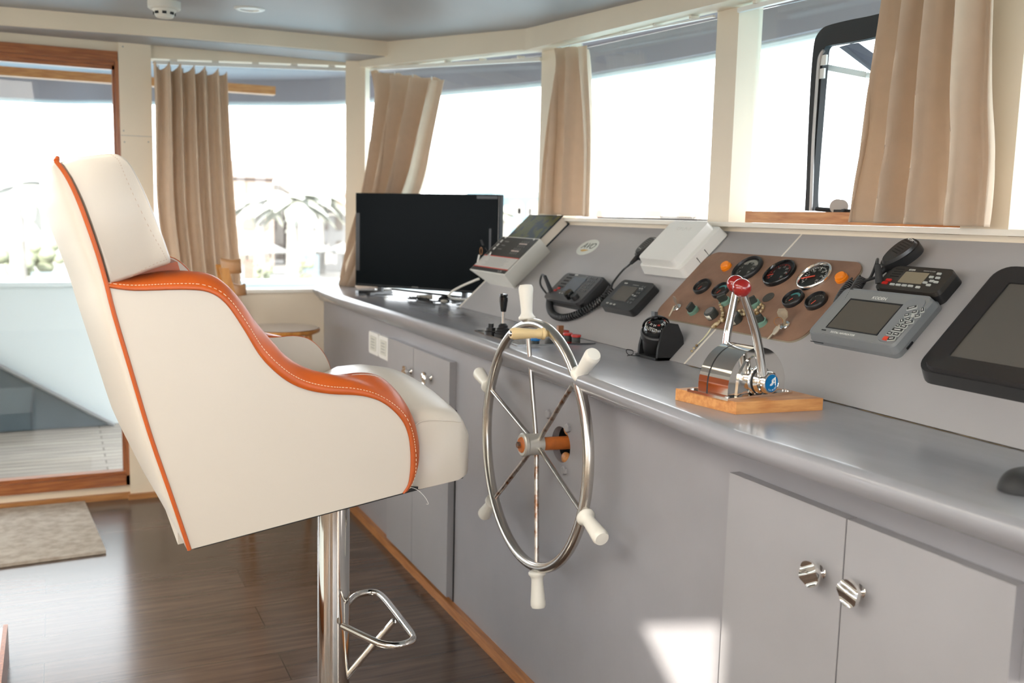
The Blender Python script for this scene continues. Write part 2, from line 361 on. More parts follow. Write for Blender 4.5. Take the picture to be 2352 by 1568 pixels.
# corner post and slanting wall beside window 2
def wallseg(mb, a, b, z0a, z0b, z1a, z1b, th=.085):
    a = Vector(a); b = Vector(b); t = (b-a).normalized(); nn = Vector((-t.y, t.x))*-th
    q = [a, a+nn, b+nn, b]; za = [z0a, z0a, z0b, z0b]; zb = [z1a, z1a, z1b, z1b]
    mb.hexa([Vector((p.x, p.y, z)) for p, z in zip(q, za)]+[Vector((p.x, p.y, z)) for p, z in zip(q, zb)])
A0, A1 = (1.405, 4.70), (1.79, 3.6)
def onA(px, py, off=0):
    t = Vector((A1[0]-A0[0], A1[1]-A0[1], 0)).normalized(); nn = Vector((t.y, -t.x, 0))   # towards the room: -x
    if nn.x > 0: nn = -nn
    return onP(px, py, Vector((A0[0], A0[1], 0))+nn*off, (nn.x, nn.y, 0))
mb = MB()
wallseg(mb, (1.323, YL), A0, 0, 0, 2.3, 2.3)
wallseg(mb, A0, A1, 0, 0, .985, .985)
wallseg(mb, A0, A1, 2.030, 2.000, 2.3, 2.3)
struct(mb, 'wall_corner', cream, ang=20)
mb = MB()
mb.bx(XF, XF+.085, -2.0, 3.6, 0, 1.33)
for y0, y1 in ((3.43, 3.605), (2.345, 2.447), (1.41, 1.53), (.30, .42), (-.80, -.68), (-2.0, -1.8)): mb.bx(XF, XF+.085, y0, y1, 1.33, 2.25)
for y0, y1 in ((-2, .42), (.42, 1.5), (1.5, 2.4), (2.4, 3.0), (3.0, 3.605)): wallseg(mb, (XF, y1), (XF, y0), zt(y1), zt(y0), 2.3, 2.3)
struct(mb, 'wall_front', cream, ang=20)
# other walls of the wheelhouse, behind and beside the camera
mb = MB()
mb.bx(-2.69, -2.6, -2.0, YL, 0, 1.05); mb.bx(-2.69, -2.6, -2.0, YL, 1.85, 2.3)
for y0, y1 in ((-2, -1.7), (.2, .4), (2.2, 2.4), (4.4, YL+.09)): mb.bx(-2.69, -2.6, y0, y1, 1.05, 1.85)
struct(mb, 'wall_back', cream)
mb = MB()
mb.bx(-2.69, -1.62, -2.09, -2.0, 0, 2.3); mb.bx(-1.62, -1.27, -2.09, -2.0, 2.125, 2.3); mb.bx(-1.27, -.9, -2.09, -2.0, 0, 2.3)
mb.bx(-.9, 1.9, -2.09, -2.0, 0, .95); mb.bx(-.9, 1.9, -2.09, -2.0, 1.95, 2.3); mb.bx(1.6, 1.9, -2.09, -2.0, .95, 1.95)
struct(mb, 'wall_right', cream)
# ledge under the forward windows
struct(MB().bx(1.765, 1.885, -2.0, 3.60, 1.331, 1.344, bev=.003), 'trim_4', creamw)
struct(MB().bx(.40, 1.36, YL-.015, YL+.10, .950, .966, bev=.003), 'trim_5', creamw)
# window panes
def pane(i, q, frame=None):
    mb = MB(); a, b = Vector(q[0]), Vector(q[1]); t = (b-a).normalized(); nn = Vector((-t.y, t.x, 0))*.006
    mb.hexa([Vector((a.x, a.y, q[2])), Vector((a.x, a.y, q[2]))+nn, Vector((b.x, b.y, q[3]))+nn, Vector((b.x, b.y, q[3])), Vector((a.x, a.y, q[4])), Vector((a.x, a.y, q[4]))+nn, Vector((b.x, b.y, q[5]))+nn, Vector((b.x, b.y, q[5]))])
    o = fin(mb, 'window_%d' % i, glass); o['kind'] = 'structure'; return o
pane(1, ((.40, YL+.075, 0), (1.35, YL+.075, 0), .965, .965, 2.01, 2.05))
tA = Vector((A1[0]-A0[0], A1[1]-A0[1], 0)).normalized(); nA = Vector((-tA.y, tA.x, 0))
pane(2, (Vector((*A0, 0))+nA*.07, Vector((*A1, 0))+nA*.07, .985, .985, 2.03, 2.0))
pane(3, ((XF+.075, 2.447, 0), (XF+.075, 3.43, 0), 1.344, 1.344, zt(2.447), zt(3.43)))
pane(4, ((XF+.075, 1.53, 0), (XF+.075, 2.345, 0), 1.344, 1.344, zt(1.53), zt(2.345)))
pane(5, ((XF+.075, .42, 0), (XF+.075, 1.41, 0), 1.344, 1.344, zt(.42), zt(1.41)))
# sliding door with varnished frame
door = bpy.data.objects.new('door_1', None); COL.objects.link(door); door.location = (-.5, YL, .06); door['kind'] = 'structure'; WLOC['door_1'] = Vector((-.5, YL, .06))
mb = MB(); mb.bx(-2.1, .270, YL-.022, YL+.05, 1.978, 2.020, bev=.004)
fin(mb, 'head_rail', teak, door)
mb = MB(); mb.bx(-2.1, .262, YL-.006, YL+.05, 1.962, 1.978, bev=.003); mb.bx(-2.1, .256, YL+.012, YL+.05, 1.945, 1.962, bev=.003); fin(mb, 'head_moulding', teak, door)
mb = MB(); mb.bx(.256, .274, YL-.022, YL+.05, .066, 1.978, bev=.003); mb.bx(.246, .256, YL+.012, YL+.05, .066, 1.962, bev=.002); fin(mb, 'door_stile', teakv, door)
mb = MB(); mb.bx(-2.1, .272, YL-.022, YL+.05, .066, .112, bev=.004); mb.bx(-2.1, .256, YL+.0, YL+.05, .112, .128, bev=.003); fin(mb, 'bottom_rail', teak, door)
mb = MB(); mb.bx(-2.1, -2.05, YL-.02, YL+.05, .066, 1.978); fin(mb, 'far_stile', teakv, door)
mb = MB(); mb.bx(-2.05, .247, YL+.03, YL+.036, .128, 1.946); fin(mb, 'door_glass', glass, door)
# skirtings
struct(MB().bx(-2.6, .272, YL-.018, YL+.02, 0, .028, bev=.004), 'baseboard_left', skirtx)
struct(MB().bx(.262, .42, YL-.045, YL, 0, .024, bev=.003), 'baseboard_1', skirtx)
struct(MB().bx(1.168, 1.20, -1.9, YL, 0, .034, bev=.008), 'baseboard_front', skirt)
# panel joints and screw heads on the post
mb = MB(); z_ = onY(310, 312, YL-.026).z; mb.bx(.273, .406, YL-.0265, YL-.0245, z_-.001, z_+.001); struct(mb, 'trim_6', inkg)
mb = MB()
for p in [(282, 107), (284, 300), (286, 326), (341, 326), (285, 740)]:
    q = onY(*p, YL-.0255); mb.cyl(q, q+Vector((0, -.001, 0)), .0035, seg=8)
struct(mb, 'trim_7', inkg)
# ================================================================== EXTERIOR OF THE SHIP
struct(MB().bx(-12, 8, YL+.09, 6.49, -.06, 0), 'side_deck', deckm)
mb = MB(); mb.bx(-12, 6, 6.46, 6.54, 0, .862); struct(mb, 'bulwark', extw)
struct(MB().bx(-12, 6, 6.42, 6.58, .862, .888, bev=.006), 'bulwark_cap', extw)
struct(MB().bx(-2.1, .30, YL+.05, YL+.12, .0, .064), 'door_sill', extw)
# dark triangular panel against the bulwark, seen through the door
rp = thing('dark_triangle', 'dark slate triangular panel leaning against the white bulwark outside the door', 'gangway', (-.4, 6.40, 0))
tri = [(.265, .005), (-.33, .395), (-1.2, .95), (-1.2, .005)]
mb = MB(); MR = Matrix(((1, 0, 0, 0), (0, 0, 1, 0), (0, 1, 0, 0), (0, 0, 0, 1)))
mb.prism(tri, 6.38, 6.44, MR); fin(mb, 'panel', slate, rp)
a, b = Vector((.285, 6.375, .006)), Vector((-1.2, 6.375, .972)); mb = MB(); mb.tube([a, b], .013, 8); fin(mb, 'edge_strip', navg, rp)
# deck-head overhang outside, curving round the bow side
outer = [(-12, 7.3), (-3, 7.15), (-.29, 7.02), (.34, 6.75), (1.17, 6.24), (1.62, 5.80), (1.91, 5.09), (2.20, 4.42), (2.31, 3.85), (2.39, 3.28), (2.42, 2.6), (2.42, 1.5), (2.42, .5), (2.42, -3)]
outer = [(p.x, p.y) for p in cat_rom([(x, y, 0) for x, y in outer], 5)]
inner = []
for x, y in outer:
    if y > 5.2: inner.append((min(x, 1.36), YL+.09))
    elif y > 3.6: inner.append((1.40+(1.875-1.40)*(5.2-y)/1.6, YL+.09-(YL+.09-3.62)*(5.2-y)/1.6))
    else: inner.append((1.875, y))
mb = MB(); vs_ = []; n = len(outer)
zo = lambda y: 2.0
for i in range(n):
    (x, y), (u, v) = outer[i], inner[i]
    a = Vector(outer[max(i-1, 0)]); b = Vector(outer[min(i+1, n-1)]); t = (b-a).normalized(); nn = Vector((t.y, -t.x))
    if nn.x < 0 and nn.y < 0: nn = -nn
    f0 = .035
    vs_ += [(x-nn[0]*.0, y-nn[1]*.0, 2.0), (x-nn[0]*f0, y-nn[1]*f0, 2.004), (x-nn[0]*f0, y-nn[1]*f0, 2.13), (u, v, 2.13), (u, v, 2.3), (x, y, 2.3)]
fs = []
for i in range(n-1):
    for k in range(6): fs.append((6*i+k, 6*i+(k+1) % 6, 6*i+6+(k+1) % 6, 6*i+6+k))
mb.faces(vs_, fs); struct(mb, 'deck_overhang', extg, ang=25)
# lip along the overhang's lower edge, its lit look put into a pale colour
mb = MB(); lip = [(x, y, 1.996) for x, y in outer]; mb.tube(lip, .016, 8); struct(mb, 'overhang_lip', extw)
rb = MB(); q0, q1 = onZ(0, 183, 2.0), onZ(633, 211, 2.0)
rb.hexa([Vector(p) for p in [(-6, 5.70, 1.985), (-6, 5.77, 1.985), (q1.x, q1.y+.07, 1.985), (q1.x, q1.y, 1.985), (-6, 5.70, 2.03), (-6, 5.77, 2.03), (q1.x, q1.y+.07, 2.03), (q1.x, q1.y, 2.03)]])
tag(fin(rb, 'wooden_batten', pine), 'long orange wooden batten fixed under the deck overhang outside', 'batten')
# unseen roofs added aft and at the side to keep the low sun out
struct(MB().bx(-5.8, -2.69, -3, 8, 2.25, 2.32), 'aft_sun_blocker', extw)
struct(MB().bx(-.95, 2.0, -4.3, -2.09, 2.2, 2.27), 'side_sun_blocker', extw)
struct(MB().bx(-8, -2.69, -4.5, YL+.09, -.06, 0), 'aft_deck', deckm)
struct(MB().bx(-2.69, 3.2, -4.5, -2.09, -.06, 0), 'starboard_deck', deckm)
mb = MB()
for x0, x1, y0, y1 in ((-2.8, 2.0, -2.1, SY0-.03), (-2.8, SX0-.03, SY0-.03, SY1+.03), (SX1+.03, 2.0, SY0-.03, SY1+.03), (-2.8, 2.0, SY1+.03, YL+.1)): mb.bx(x0, x1, y0, y1, 2.305, 2.36)
struct(mb, 'upper_deck', extw, ang=20)
mb = MB(); MXZ0 = Matrix(((1, 0, 0, 0), (0, 0, 1, 0), (0, 1, 0, 0), (0, 0, 0, 1))); mb.prism([(-1.66, .1), (-1.24, .1), (-1.24, 1.70), (-1.37, 1.87), (-1.485, 2.05), (-1.53, 2.13), (-1.66, 2.13)], -1.99, -1.975, MXZ0); struct(mb, 'sun_patch_blocker', cloth)  # unseen cloth added across the doorway, cut on a slant to shape the sun patch
# ================================================================== CONSOLE
XC = 1.19
con = thing('console_cabinet', 'long grey painted helm console cabinet with two pairs of doors under the worktop', 'cabinet', (1.4, 1.5, 0))
mb = MB()
# front board with round hole for the wheel shaft
hy, hz, hr = 2.222, .752, .052
M = Matrix(((0, 0, 1, 0), (1, 0, 0, 0), (0, 1, 0, 0), (0, 0, 0, 1)))    # local x->Y, y->Z, z->X
N_ = 32; sq = []; cc = []
for k in range(N_):
    t = 2*math.pi*k/N_; c_, s_ = math.cos(t), math.sin(t); f = .12/max(abs(c_), abs(s_)); sq.append((hy+c_*f, hz+s_*f)); cc.append((hy+c_*hr, hz+s_*hr*.92))
vs_ = [M @ Vector((p[0], p[1], XC)) for p in sq]+[M @ Vector((p[0], p[1], XC)) for p in cc]+[M @ Vector((p[0], p[1], XC+.02)) for p in cc]
mb.faces(vs_, [(i, (i+1) % N_, N_+(i+1) % N_, N_+i) for i in range(N_)]+[(N_+i, N_+(i+1) % N_, 2*N_+(i+1) % N_, 2*N_+i) for i in range(N_)])
for y0, y1, z0, z1 in ((-1.95, hy-.12, .0, .93), (hy+.12, YL, 0, .93), (hy-.12, hy+.12, 0, hz-.12), (hy-.12, hy+.12, hz+.12, .93)):
    mb.bx(XC, XC+.02, y0, y1, z0, z1)
fin(mb, 'front_board', greyp, con, ang=20)
mb = MB(); mb.bx(1.24, 1.26, 2.0, 2.45, .5, .9); fin(mb, 'inner_frame', black, con)
for fz, fy in ((.793, 2.213), (.712, 2.222)): mb = MB(); mb.ball((1.208, fy, fz), .022, (.5, 1, .8)); fin(mb, 'filler_foam', pine, con)
def cdoor(y0, y1, z0, z1, name='door'):
    mb = MB(); mb.box(((2*XC-.0245)/2, (y0+y1)/2, (z0+z1)/2), (.0235, y1-y0, z1-z0), bev=.0085, seg=3); return fin(mb, name, greyd, con)
def knob(d, y, z, tw=0, x=XC-.024):
    M = Matrix.Translation((x, y, z)) @ Matrix.Rotation(-math.pi/2, 4, 'Y') @ Matrix.Rotation(tw, 4, 'Z')
    mb = MB(); mb.lathe([(.012, 0), (.008, .005), (.0075, .014), (.013, .0225), (.0001, .0225)], M, 16); fin(mb, 'knob_stem', chrome, d)
    def fn(u, v):
        a = 2*math.pi*u; r = .0225*v; X_, Y_ = r*math.cos(a), r*math.sin(a); return M @ Vector((X_, Y_, .028+.0022*math.cos(X_/.0225*math.pi*1.6)))
    mb = MB(); mb.grid(fn, 28, 7, close_u=True)
    bm_ = [M @ Vector((.0225*math.cos(2*math.pi*k/28), .0225*math.sin(2*math.pi*k/28), .021)) for k in range(28)]
    tp = [M @ Vector((.0225*math.cos(2*math.pi*k/28), .0225*math.sin(2*math.pi*k/28), .028+.0022*math.cos(math.cos(2*math.pi*k/28)*math.pi*1.6))) for k in range(28)]
    mb.faces(bm_+tp, [(i, (i+1) % 28, 28+(i+1) % 28, 28+i) for i in range(28)]+[tuple(range(28))]); fin(mb, 'knob', chrome, d)
d1 = cdoor(1.174, 1.483, .05, .866); d2 = cdoor(.857, 1.171, .05, .866)
knob(d1, onX(1863, 1316, 1.145).y, .757, .5); knob(d2, onX(1953, 1358, 1.145).y, .757, -.2)
d3 = cdoor(3.336, 3.640, .05, .862); d4 = cdoor(2.972, 3.333, .05, .862)
ka, kb_ = onX(938, 855, 1.138), onX(972, 868, 1.138); knob(d3, 3.362, ka.z-.006, .3); knob(d4, kb_.y, kb_.z, -.2)
for p in ((1258, 951), (1302, 983), (1294, 1080)):
    q = onX(*p, XC-.005); mb = MB(); M = Matrix.Translation((XC, q.y, q.z)) @ Matrix.Rotation(-math.pi/2, 4, 'Y')
    mb.lathe([(.0125, 0), (.0125, .006), (.010, .008)], M, 6); fin(mb, 'bolt', greyd, con, ang=20)
# black gap beside the far door
mb = MB(); mb.bx(XC-.002, XC-.0002, 2.962, 2.9705, .03, .70); fin(mb, 'door_gap', blackm, con)
# ---- worktop
XT = [(-1.95, 1.09), (.79, 1.085), (1.36, 1.062), (1.9, 1.095), (2.4, 1.122), (2.83, 1.137), (3.5, 1.128), (4.2, 1.11), (4.70, 1.13), (4.745, 1.16)]
def xt(y): return float(np.interp(y, [a for a, b in XT], [b for a, b in XT]))
ys = [-1.95, -1, 0, .5, .79, 1.0, 1.2, 1.36, 1.6, 1.9, 2.15, 2.4, 2.6, 2.83, 3.1, 3.5, 3.56, 3.9, 4.2, 4.5, 4.70, 4.745]
def nose(y):
    x = xt(y); return [(x+.012, WZ), (x+.004, WZ-.001), (x-.004, WZ-.006), (x-.008, WZ-.015), (x-.006, WZ-.026), (x+.006, WZ-.042), (x+(1.168-x)*.75, WZ-.066), (1.168, WZ-.072), (1.192, WZ-.073)]
mb = MB(); vs_ = []; k0 = 11
for y in ys:
    xe = 1.46 if y < 3.55 else 1.785-.35*(y-3.6) if y > 3.6 else 1.785
    if y == 3.5: xe = 1.46
    vs_ += [(xe, y, WZ-.03), (xe, y, WZ)]+[(a, y, b) for a, b in nose(y)]
fs = []
for i in range(len(ys)-1):
    for k in range(k0): fs.append((k0*i+k, k0*i+(k+1) % k0, k0*i+k0+(k+1) % k0, k0*i+k0+k))
fs += [tuple(range(k0)), tuple(range(len(vs_)-1, len(vs_)-k0-1, -1))]
mb.faces(vs_, fs)
wt = tag(fin(mb, 'worktop', greyw, ang=50), 'glossy grey painted worktop with a thick rounded front edge running the length of the console', 'worktop')
# ---- sloping instrument panel
ip = thing('instrument_panel', 'sloping grey panel above the worktop carrying the navigation instruments', 'panel', (1.6, 1.5, WZ))
L_ = .365/math.cos(PA)-.012
def pslab(y0, y1, t0=.002, t1=L_, c0=-.018, c1=0):
    return [PP(y1, t0, c0), PP(y0, t0, c0), PP(y0, t1, c0), PP(y1, t1, c0), PP(y1, t0, c1), PP(y0, t0, c1), PP(y0, t1, c1), PP(y1, t1, c1)]
mb = MB(); mb.hexa(pslab(2.026, 3.545)); mb.hexa(pslab(-1.95, 2.023)); fin(mb, 'sloping_board', panelm, ip, ang=20)
mb = MB(); mb.hexa(pslab(2.0215, 2.0275, c0=-.01, c1=.0008)); lab(fin(mb, 'joint_filler', creamw, ip), 'cream joint line between two boards')
mb = MB(); mb.hexa(pslab(3.545, 3.560)); lab(fin(mb, 'end_edging', creamw, ip), 'cream edging on the far end')
mb = MB(); mb.faces([(1.44, 3.54, WZ), (1.785, 3.54, WZ), (1.785, 3.54, 1.31), (1.44, 3.52, WZ), (1.785, 3.52, WZ), (1.785, 3.52, 1.31)], [(0, 1, 2), (5, 4, 3), (0, 1, 4, 3), (1, 2, 5, 4), (2, 0, 3, 5)]); fin(mb, 'end_board', greyp, ip, ang=20)
# open dark gap between worktop and panel
mb = MB(); rg = random.Random(3); y = 2.0; top = []; bot = []
while y > .55:
    top.append((1.436, y, WZ+.0012)); bot.append((1.430-rg.uniform(.0, .0035)-(.001 if y < 1.6 else 0), y, WZ+.0012)); y -= .022
vs_ = top+bot; n = len(top); mb.faces(vs_, [(i, i+1, n+i+1, n+i) for i in range(n-1)]); fin(mb, 'open_joint', blackm, ip)
mb = MB(); vs_ = [(p[0]-.0005, p[1], WZ+.0009) for p in bot]+[(p[0]-rg.uniform(.0005, .004), p[1], WZ+.0009) for p in bot]; mb.faces(vs_, [(i, i+1, n+i+1, n+i) for i in range(n-1)]); fin(mb, 'chipped_paint', gold, ip)
# sockets
for (pxl, pxr, l) in ((847, 869, 'white wall socket plate on the grey console, the one nearer the corner'), (870, 893, 'white wall socket plate on the grey console, the one beside the cabinet door')):
    ya, yb = onX(pxl, 790, XC-.012).y, onX(pxr, 800, XC-.012).y
    s = thing('wall_socket', l, 'socket', (XC, (ya+yb)/2, .81), 'socket plates on the console')
    mb = MB(); M = Matrix.Translation((XC-.0005, (ya+yb)/2, .808)) @ Matrix(((0, 0, -1, 0), (1, 0, 0, 0), (0, 1, 0, 0), (0, 0, 0, 1)))
    wd = abs(ya-yb)-.002; mb.prism(rr(wd, .092, .012), 0, .012, M, bev=.004); fin(mb, 'plate', whitep, s)
    mb = MB(); mb.prism(rr(wd*.6, .060, .006), .012, .0145, M, bev=.001); fin(mb, 'insert', mat('ivory_insert', (.66, .65, .58), .4), s)
    mb = MB()
    for zz in (-.018, -.006, .006, .018): mb.box((0, zz, .015), (wd*.35, .003, .001), M)
    fin(mb, 'slots', inkg, s)
# ================================================================== STEERING WHEEL
nW = Vector((.9992, -.0304, -.0265)).normalized(); uW = Vector((0, 0, 1)).cross(nW).normalized(); vW = nW.cross(uW)
cW = Vector((1.1087, 2.2304, .7568)); RW = .3158; phW = -.2155
MW = Matrix((uW, vW, nW)).transposed().to_4x4(); MW.translation = cW          # local z points at the console
wh = thing('steering_wheel', 'stainless six-spoke ships wheel with white handles mounted on the front of the console', 'steering wheel', cW)
mb = MB(); mb.tube([MW @ Vector((RW*math.cos(2*math.pi*k/72), RW*math.sin(2*math.pi*k/72), 0)) for k in range(72)], .0138, 16, closed=True); fin(mb, 'rim', steel, wh, ang=80)
for k in range(6):
    t = math.pi/2+phW-k*math.pi/3; dv = Vector((math.cos(t), math.sin(t), 0))
    mb = MB(); mb.cyl(MW @ (dv*.028+Vector((0, 0, .012))), MW @ (dv*(RW-.010)), .0062, seg=12)
    o = fin(mb, 'spoke', rusty if k in (3, 5, 2) else steel, wh)
    if k in (3, 5, 2): lab(o, 'rust spotted spoke')
    Mh = MW @ Matrix.Translation(dv*(RW+.011)) @ dv.to_track_quat('Z', 'Y').to_matrix().to_4x4()
    hl = .090 if k % 3 else .092
    mb = MB(); mb.lathe([(.0001, 0), (.0205, 0), (.0225, .003), (.0225, .008), (.0185, .012), (.0155, .018), (.0155, .028), (.0175, .055), (.0195, .078), (.0195, .086), (.0165, .0925), (.0001, .094)], Mh, 24); fin(mb, 'handle', nylon, wh, ang=60)
    mb = MB(); mb.cyl(Mh @ Vector((0, 0, -.006)), Mh @ Vector((0, 0, .002)), .009, seg=12); fin(mb, 'handle_ferrule', brass, wh)
mb = MB(); mb.lathe([(.0001, -.030), (.028, -.030), (.031, -.027), (.031, -.020), (.0285, -.016), (.0285, .026), (.0001, .026)], MW, 32); fin(mb, 'hub', alu, wh, ang=30)
mb = MB(); mb.lathe([(.0001, -.034), (.0185, -.034), (.021, -.030), (.0001, -.029)], MW, 28); lab(fin(mb, 'hub_washer', rustor, wh), 'orange primed washer')
mb = MB(); mb.lathe([(.0001, -.043), (.0075, -.043), (.009, -.041), (.009, -.033), (.0001, -.033)], MW, 6); lab(fin(mb, 'hub_nut', rust, wh, ang=20), 'rusty centre nut')
mb = MB(); mb.lathe([(.0175, .024), (.0175, .16), (.0001, .16)], MW, 28); lab(fin(mb, 'shaft', rustor, wh, ang=40), 'orange primed shaft')
# turned knob on the rim
kb = onP(1265, 766, cW, nW); kd = (-nW+uW*.02-vW*.0).normalized(); Mk = Matrix.Translation(kb) @ kd.to_track_quat('Z', 'Y').to_matrix().to_4x4()
mb = MB(); mb.lathe([(.0001, .004), (.006, .004), (.009, .010), (.009, .016), (.0145, .018), (.0155, .021), (.0145, .024), (.012, .026), (.0135, .029), (.0135, .034), (.0115, .038), (.0115, .05), (.0135, .075), (.0150, .095), (.0148, .102), (.012, .108), (.0001, .1085)], Mk, 24); lab(fin(mb, 'spinner_knob', maple, wh, ang=60), 'turned pale wood spinner knob')
mb = MB(); mb.lathe([(.0075, .1080), (.0065, .1125), (.0001, .114)], Mk, 14); fin(mb, 'knob_screw', chrome, wh)
# ================================================================== HELM CHAIR
YN, YI, YM = 1.90, 1.97, 2.30                 # outer face of near arm, its inner edge, centre of chair
ch = thing('helm_chair', 'high-backed cream leather helm chair with orange trim on a polished steel pedestal', 'chair', (.591, 2.268, 0))
def mir(p): return Vector((p[0], 2*YM-p[1], p[2]))
outer_px = [(248, 658), (310, 666), (420, 664), (480, 670), (520, 697), (560, 755), (600, 820), (650, 868), (700, 893), (760, 904), (830, 908), (880, 924), (920, 960), (938, 1000), (943, 1050), (941, 1090), (936, 1115), (925, 1132)]
inner_px = [(250, 654), (300, 640), (370, 626), (430, 625), (482, 632), (522, 664), (556, 712), (590, 758), (625, 803), (664, 836), (706, 857), (765, 864), (830, 858), (872, 866), (905, 893), (927, 930), (940, 975), (945, 1040)]
pipe_px = [(128, 369), (152, 402), (176, 450), (200, 512), (225, 585), (245, 655), (262, 722), (300, 850), (345, 1000), (390, 1130), (435, 1262)]
oc = cat_rom([onY(*p, YN) for p in outer_px], 4)
ic_px = inner_px
ic = [onY(*p, YI) for p in ic_px]; ic = cat_rom(ic, 4)
ic[0] = Vector((oc[0].x, YI, oc[0].z+.002))
pip = cat_rom([onY(*p, YN) for p in pipe_px], 3)
pip = [Vector((p.x, YN-.001, p.z)) for p in pip]
low = pip[len(cat_rom([onY(*p, YN) for p in pipe_px[:6]], 3))-1:]       # piping below the arm
for side in (0, 1):
    T = (lambda p: Vector(p)) if side == 0 else mir
    outl = [Vector((p.x, 0, p.z)) for p in oc]+[Vector((p.x, 0, p.z)) for p in reversed(low)]
    mb = MB(); n = len(outl)
    a = [T((p.x, YN, p.z)) for p in outl]; b = [T((p.x, YI+.0, p.z)) for p in outl]
    f = mb.faces(a+b, [tuple(range(n)), tuple(range(2*n-1, n-1, -1))]+[(i, (i+1) % n, n+(i+1) % n, n+i) for i in range(n)]); mb._bev(f, .006, 2)
    fin(mb, 'side_panel', leather, ch, ang=50)
    # inner lining above the outer edge
    mb = MB(); m_ = len(ic); lx = [q.x for q in low]; lz = [q.z for q in low]; bz = lambda x: max(.80, float(np.interp(x, lx, lz))+.012); base = [T((p.x, YI-.004, min(bz(p.x), p.z-.001))) for p in ic]; tp = [T((p.x, YI-.004, p.z)) for p in ic]; b2 = [T((p.x, YI+.010, min(bz(p.x), p.z-.001))) for p in ic]; t2 = [T((p.x, YI+.010, p.z)) for p in ic]
    vs_ = base+tp+t2+b2; fs = []
    for i in range(m_-1): fs += [(i, i+1, m_+i+1, m_+i), (m_+i, m_+i+1, 2*m_+i+1, 2*m_+i), (2*m_+i, 2*m_+i+1, 3*m_+i+1, 3*m_+i)]
    mb.faces(vs_, fs); fin(mb, 'arm_lining', leather, ch, ang=50)
    # orange arm trim, crowned between outer and inner curve
    def trim(u, v):
        k = v*(len(oc)-1); i = int(min(k, len(oc)-2)); f_ = k-i; po = oc[i].lerp(oc[i+1], f_); pi_ = ic[i].lerp(ic[i+1], f_)
        p = Vector((po.x, YN-.003, po.z)).lerp(pi_+Vector((0, .006, 0)), u); w_ = (po-pi_).length
        j = max(0, min(len(oc)-2, i)); tt = (oc[j+1]-oc[j]).normalized(); nn = Vector((-tt.z, 0, tt.x))
        p += (nn*.6+Vector((0, -.5, 0)))*.22*w_*math.sin(math.pi*u)**.8
        return T(p)
    mb = MB(); mb.grid(trim, 9, len(oc)*2); fin(mb, 'arm_trim', orange, ch, ang=70, solid=.004)
    # double stitch line
    mb = MB(); k = 0; acc = 0; SL = []
    for i in range(len(oc)-2):
        p0, p1 = trim(.13, i/(len(oc)-1)), trim(.13, (i+.62)/(len(oc)-1))
        tt = (oc[i+1]-oc[i]).normalized(); nn = Vector((-tt.z, 0, tt.x))*.0022
        steps = max(1, int((oc[i+1]-oc[i]).length/.0055))
        for s_ in range(steps):
            p0, p1 = trim(.13, (i+s_/steps)/(len(oc)-1)), trim(.13, (i+(s_+.6)/steps)/(len(oc)-1)); off = nn+(Vector((0, -.0022, 0)) if side == 0 else Vector((0, .0022, 0)))
            if (p1-p0).length > 1e-5: mb.tube([p0+off, p1+off], .0006, 4)
    fin(mb, 'stitching', stitch, ch)
# piping round the back shell
def tubeY(pts, y): return [Vector((p.x, y, p.z)) for p in pts]
top_arc = []
mb = MB(); mb.tube(tubeY(pip, YN-.001), .0042, 8); fin(mb, 'piping', orange, ch)
mb = MB(); mb.tube([mir(p) for p in tubeY(pip, YN-.001)], .0042, 8); fin(mb, 'piping', orange, ch)
mb = MB(); mb.tube(cat_rom([Vector((pip[0].x, YN-.001, pip[0].z)), Vector((pip[0].x+.002, YN+.012, pip[0].z+.004)), Vector((pip[0].x+.003, YN+.05, pip[0].z+.006)), Vector((pip[0].x+.003, YM, pip[0].z+.007)), mir((pip[0].x+.003, YN+.05, pip[0].z+.006)), mir((pip[0].x+.002, YN+.012, pip[0].z+.004)), mir((pip[0].x, YN-.001, pip[0].z))], 4), .0042, 8); fin(mb, 'piping', orange, ch)
front_pts = [p for p in oc[-30:]]
# back shell with bowed rear face
thk = [.012, .026, .034, .036, .034, .030, .028, .026, .024, .022, .004]
tk = np.interp(np.linspace(0, 10, len(pip)), range(11), thk)
def shell(u, v):
    k = v*(len(pip)-1); i = int(min(k, len(pip)-2)); p = pip[i].lerp(pip[i+1], k-i); t_ = float(np.interp(k, range(len(pip)), tk))
    q = (pip[min(i+1, len(pip)-1)]-pip[i]).normalized(); nn = Vector((q.z, 0, -q.x))
    if nn.x > 0: nn = -nn
    a = math.pi*(u-.5); W_ = YM-YN; e = abs(math.sin(a))
    yo = W_*(1 if a > 0 else -1)*(1-(1-e)**1.0) if False else W_*math.copysign(abs(math.sin(a))**.55, a)
    f_ = abs(math.cos(a))**.55
    back = t_*f_+.026*f_*(1-(yo/W_)**2)*min(1, (1-v)*5)
    return Vector((p.x, YM+yo, p.z))+nn*back
mb = MB(); mb.grid(shell, 61, 40); fin(mb, 'back_shell', leather, ch, ang=60, solid=.004)
# closing cap under and over the shell
# backrest cushion between the arms, orange lining below the headrest
bc = [(p.x+.002, p.z) for p in pip[5:]]; fr = [(p.x+.10, p.z-.0) for p in pip[12:]]
mb = MB(); MXZ = Matrix(((1, 0, 0, 0), (0, 0, 1, 0), (0, 1, 0, 0), (0, 0, 0, 1)))
poly = [(p.x+.002, p.z) for p in pip[14:]]; top_ = pip[14]
poly = poly+[(poly[-1][0]+.13, poly[-1][1]+.03), (pip[24].x+.15, pip[24].z), (top_.x+.135, top_.z+.02)]
mb.prism(poly, YI+.012, 2*YM-YI-.012, MXZ, bev=.02, seg=3); lab(fin(mb, 'backrest_cushion', orange, ch, ang=50), 'orange lumbar cushion')
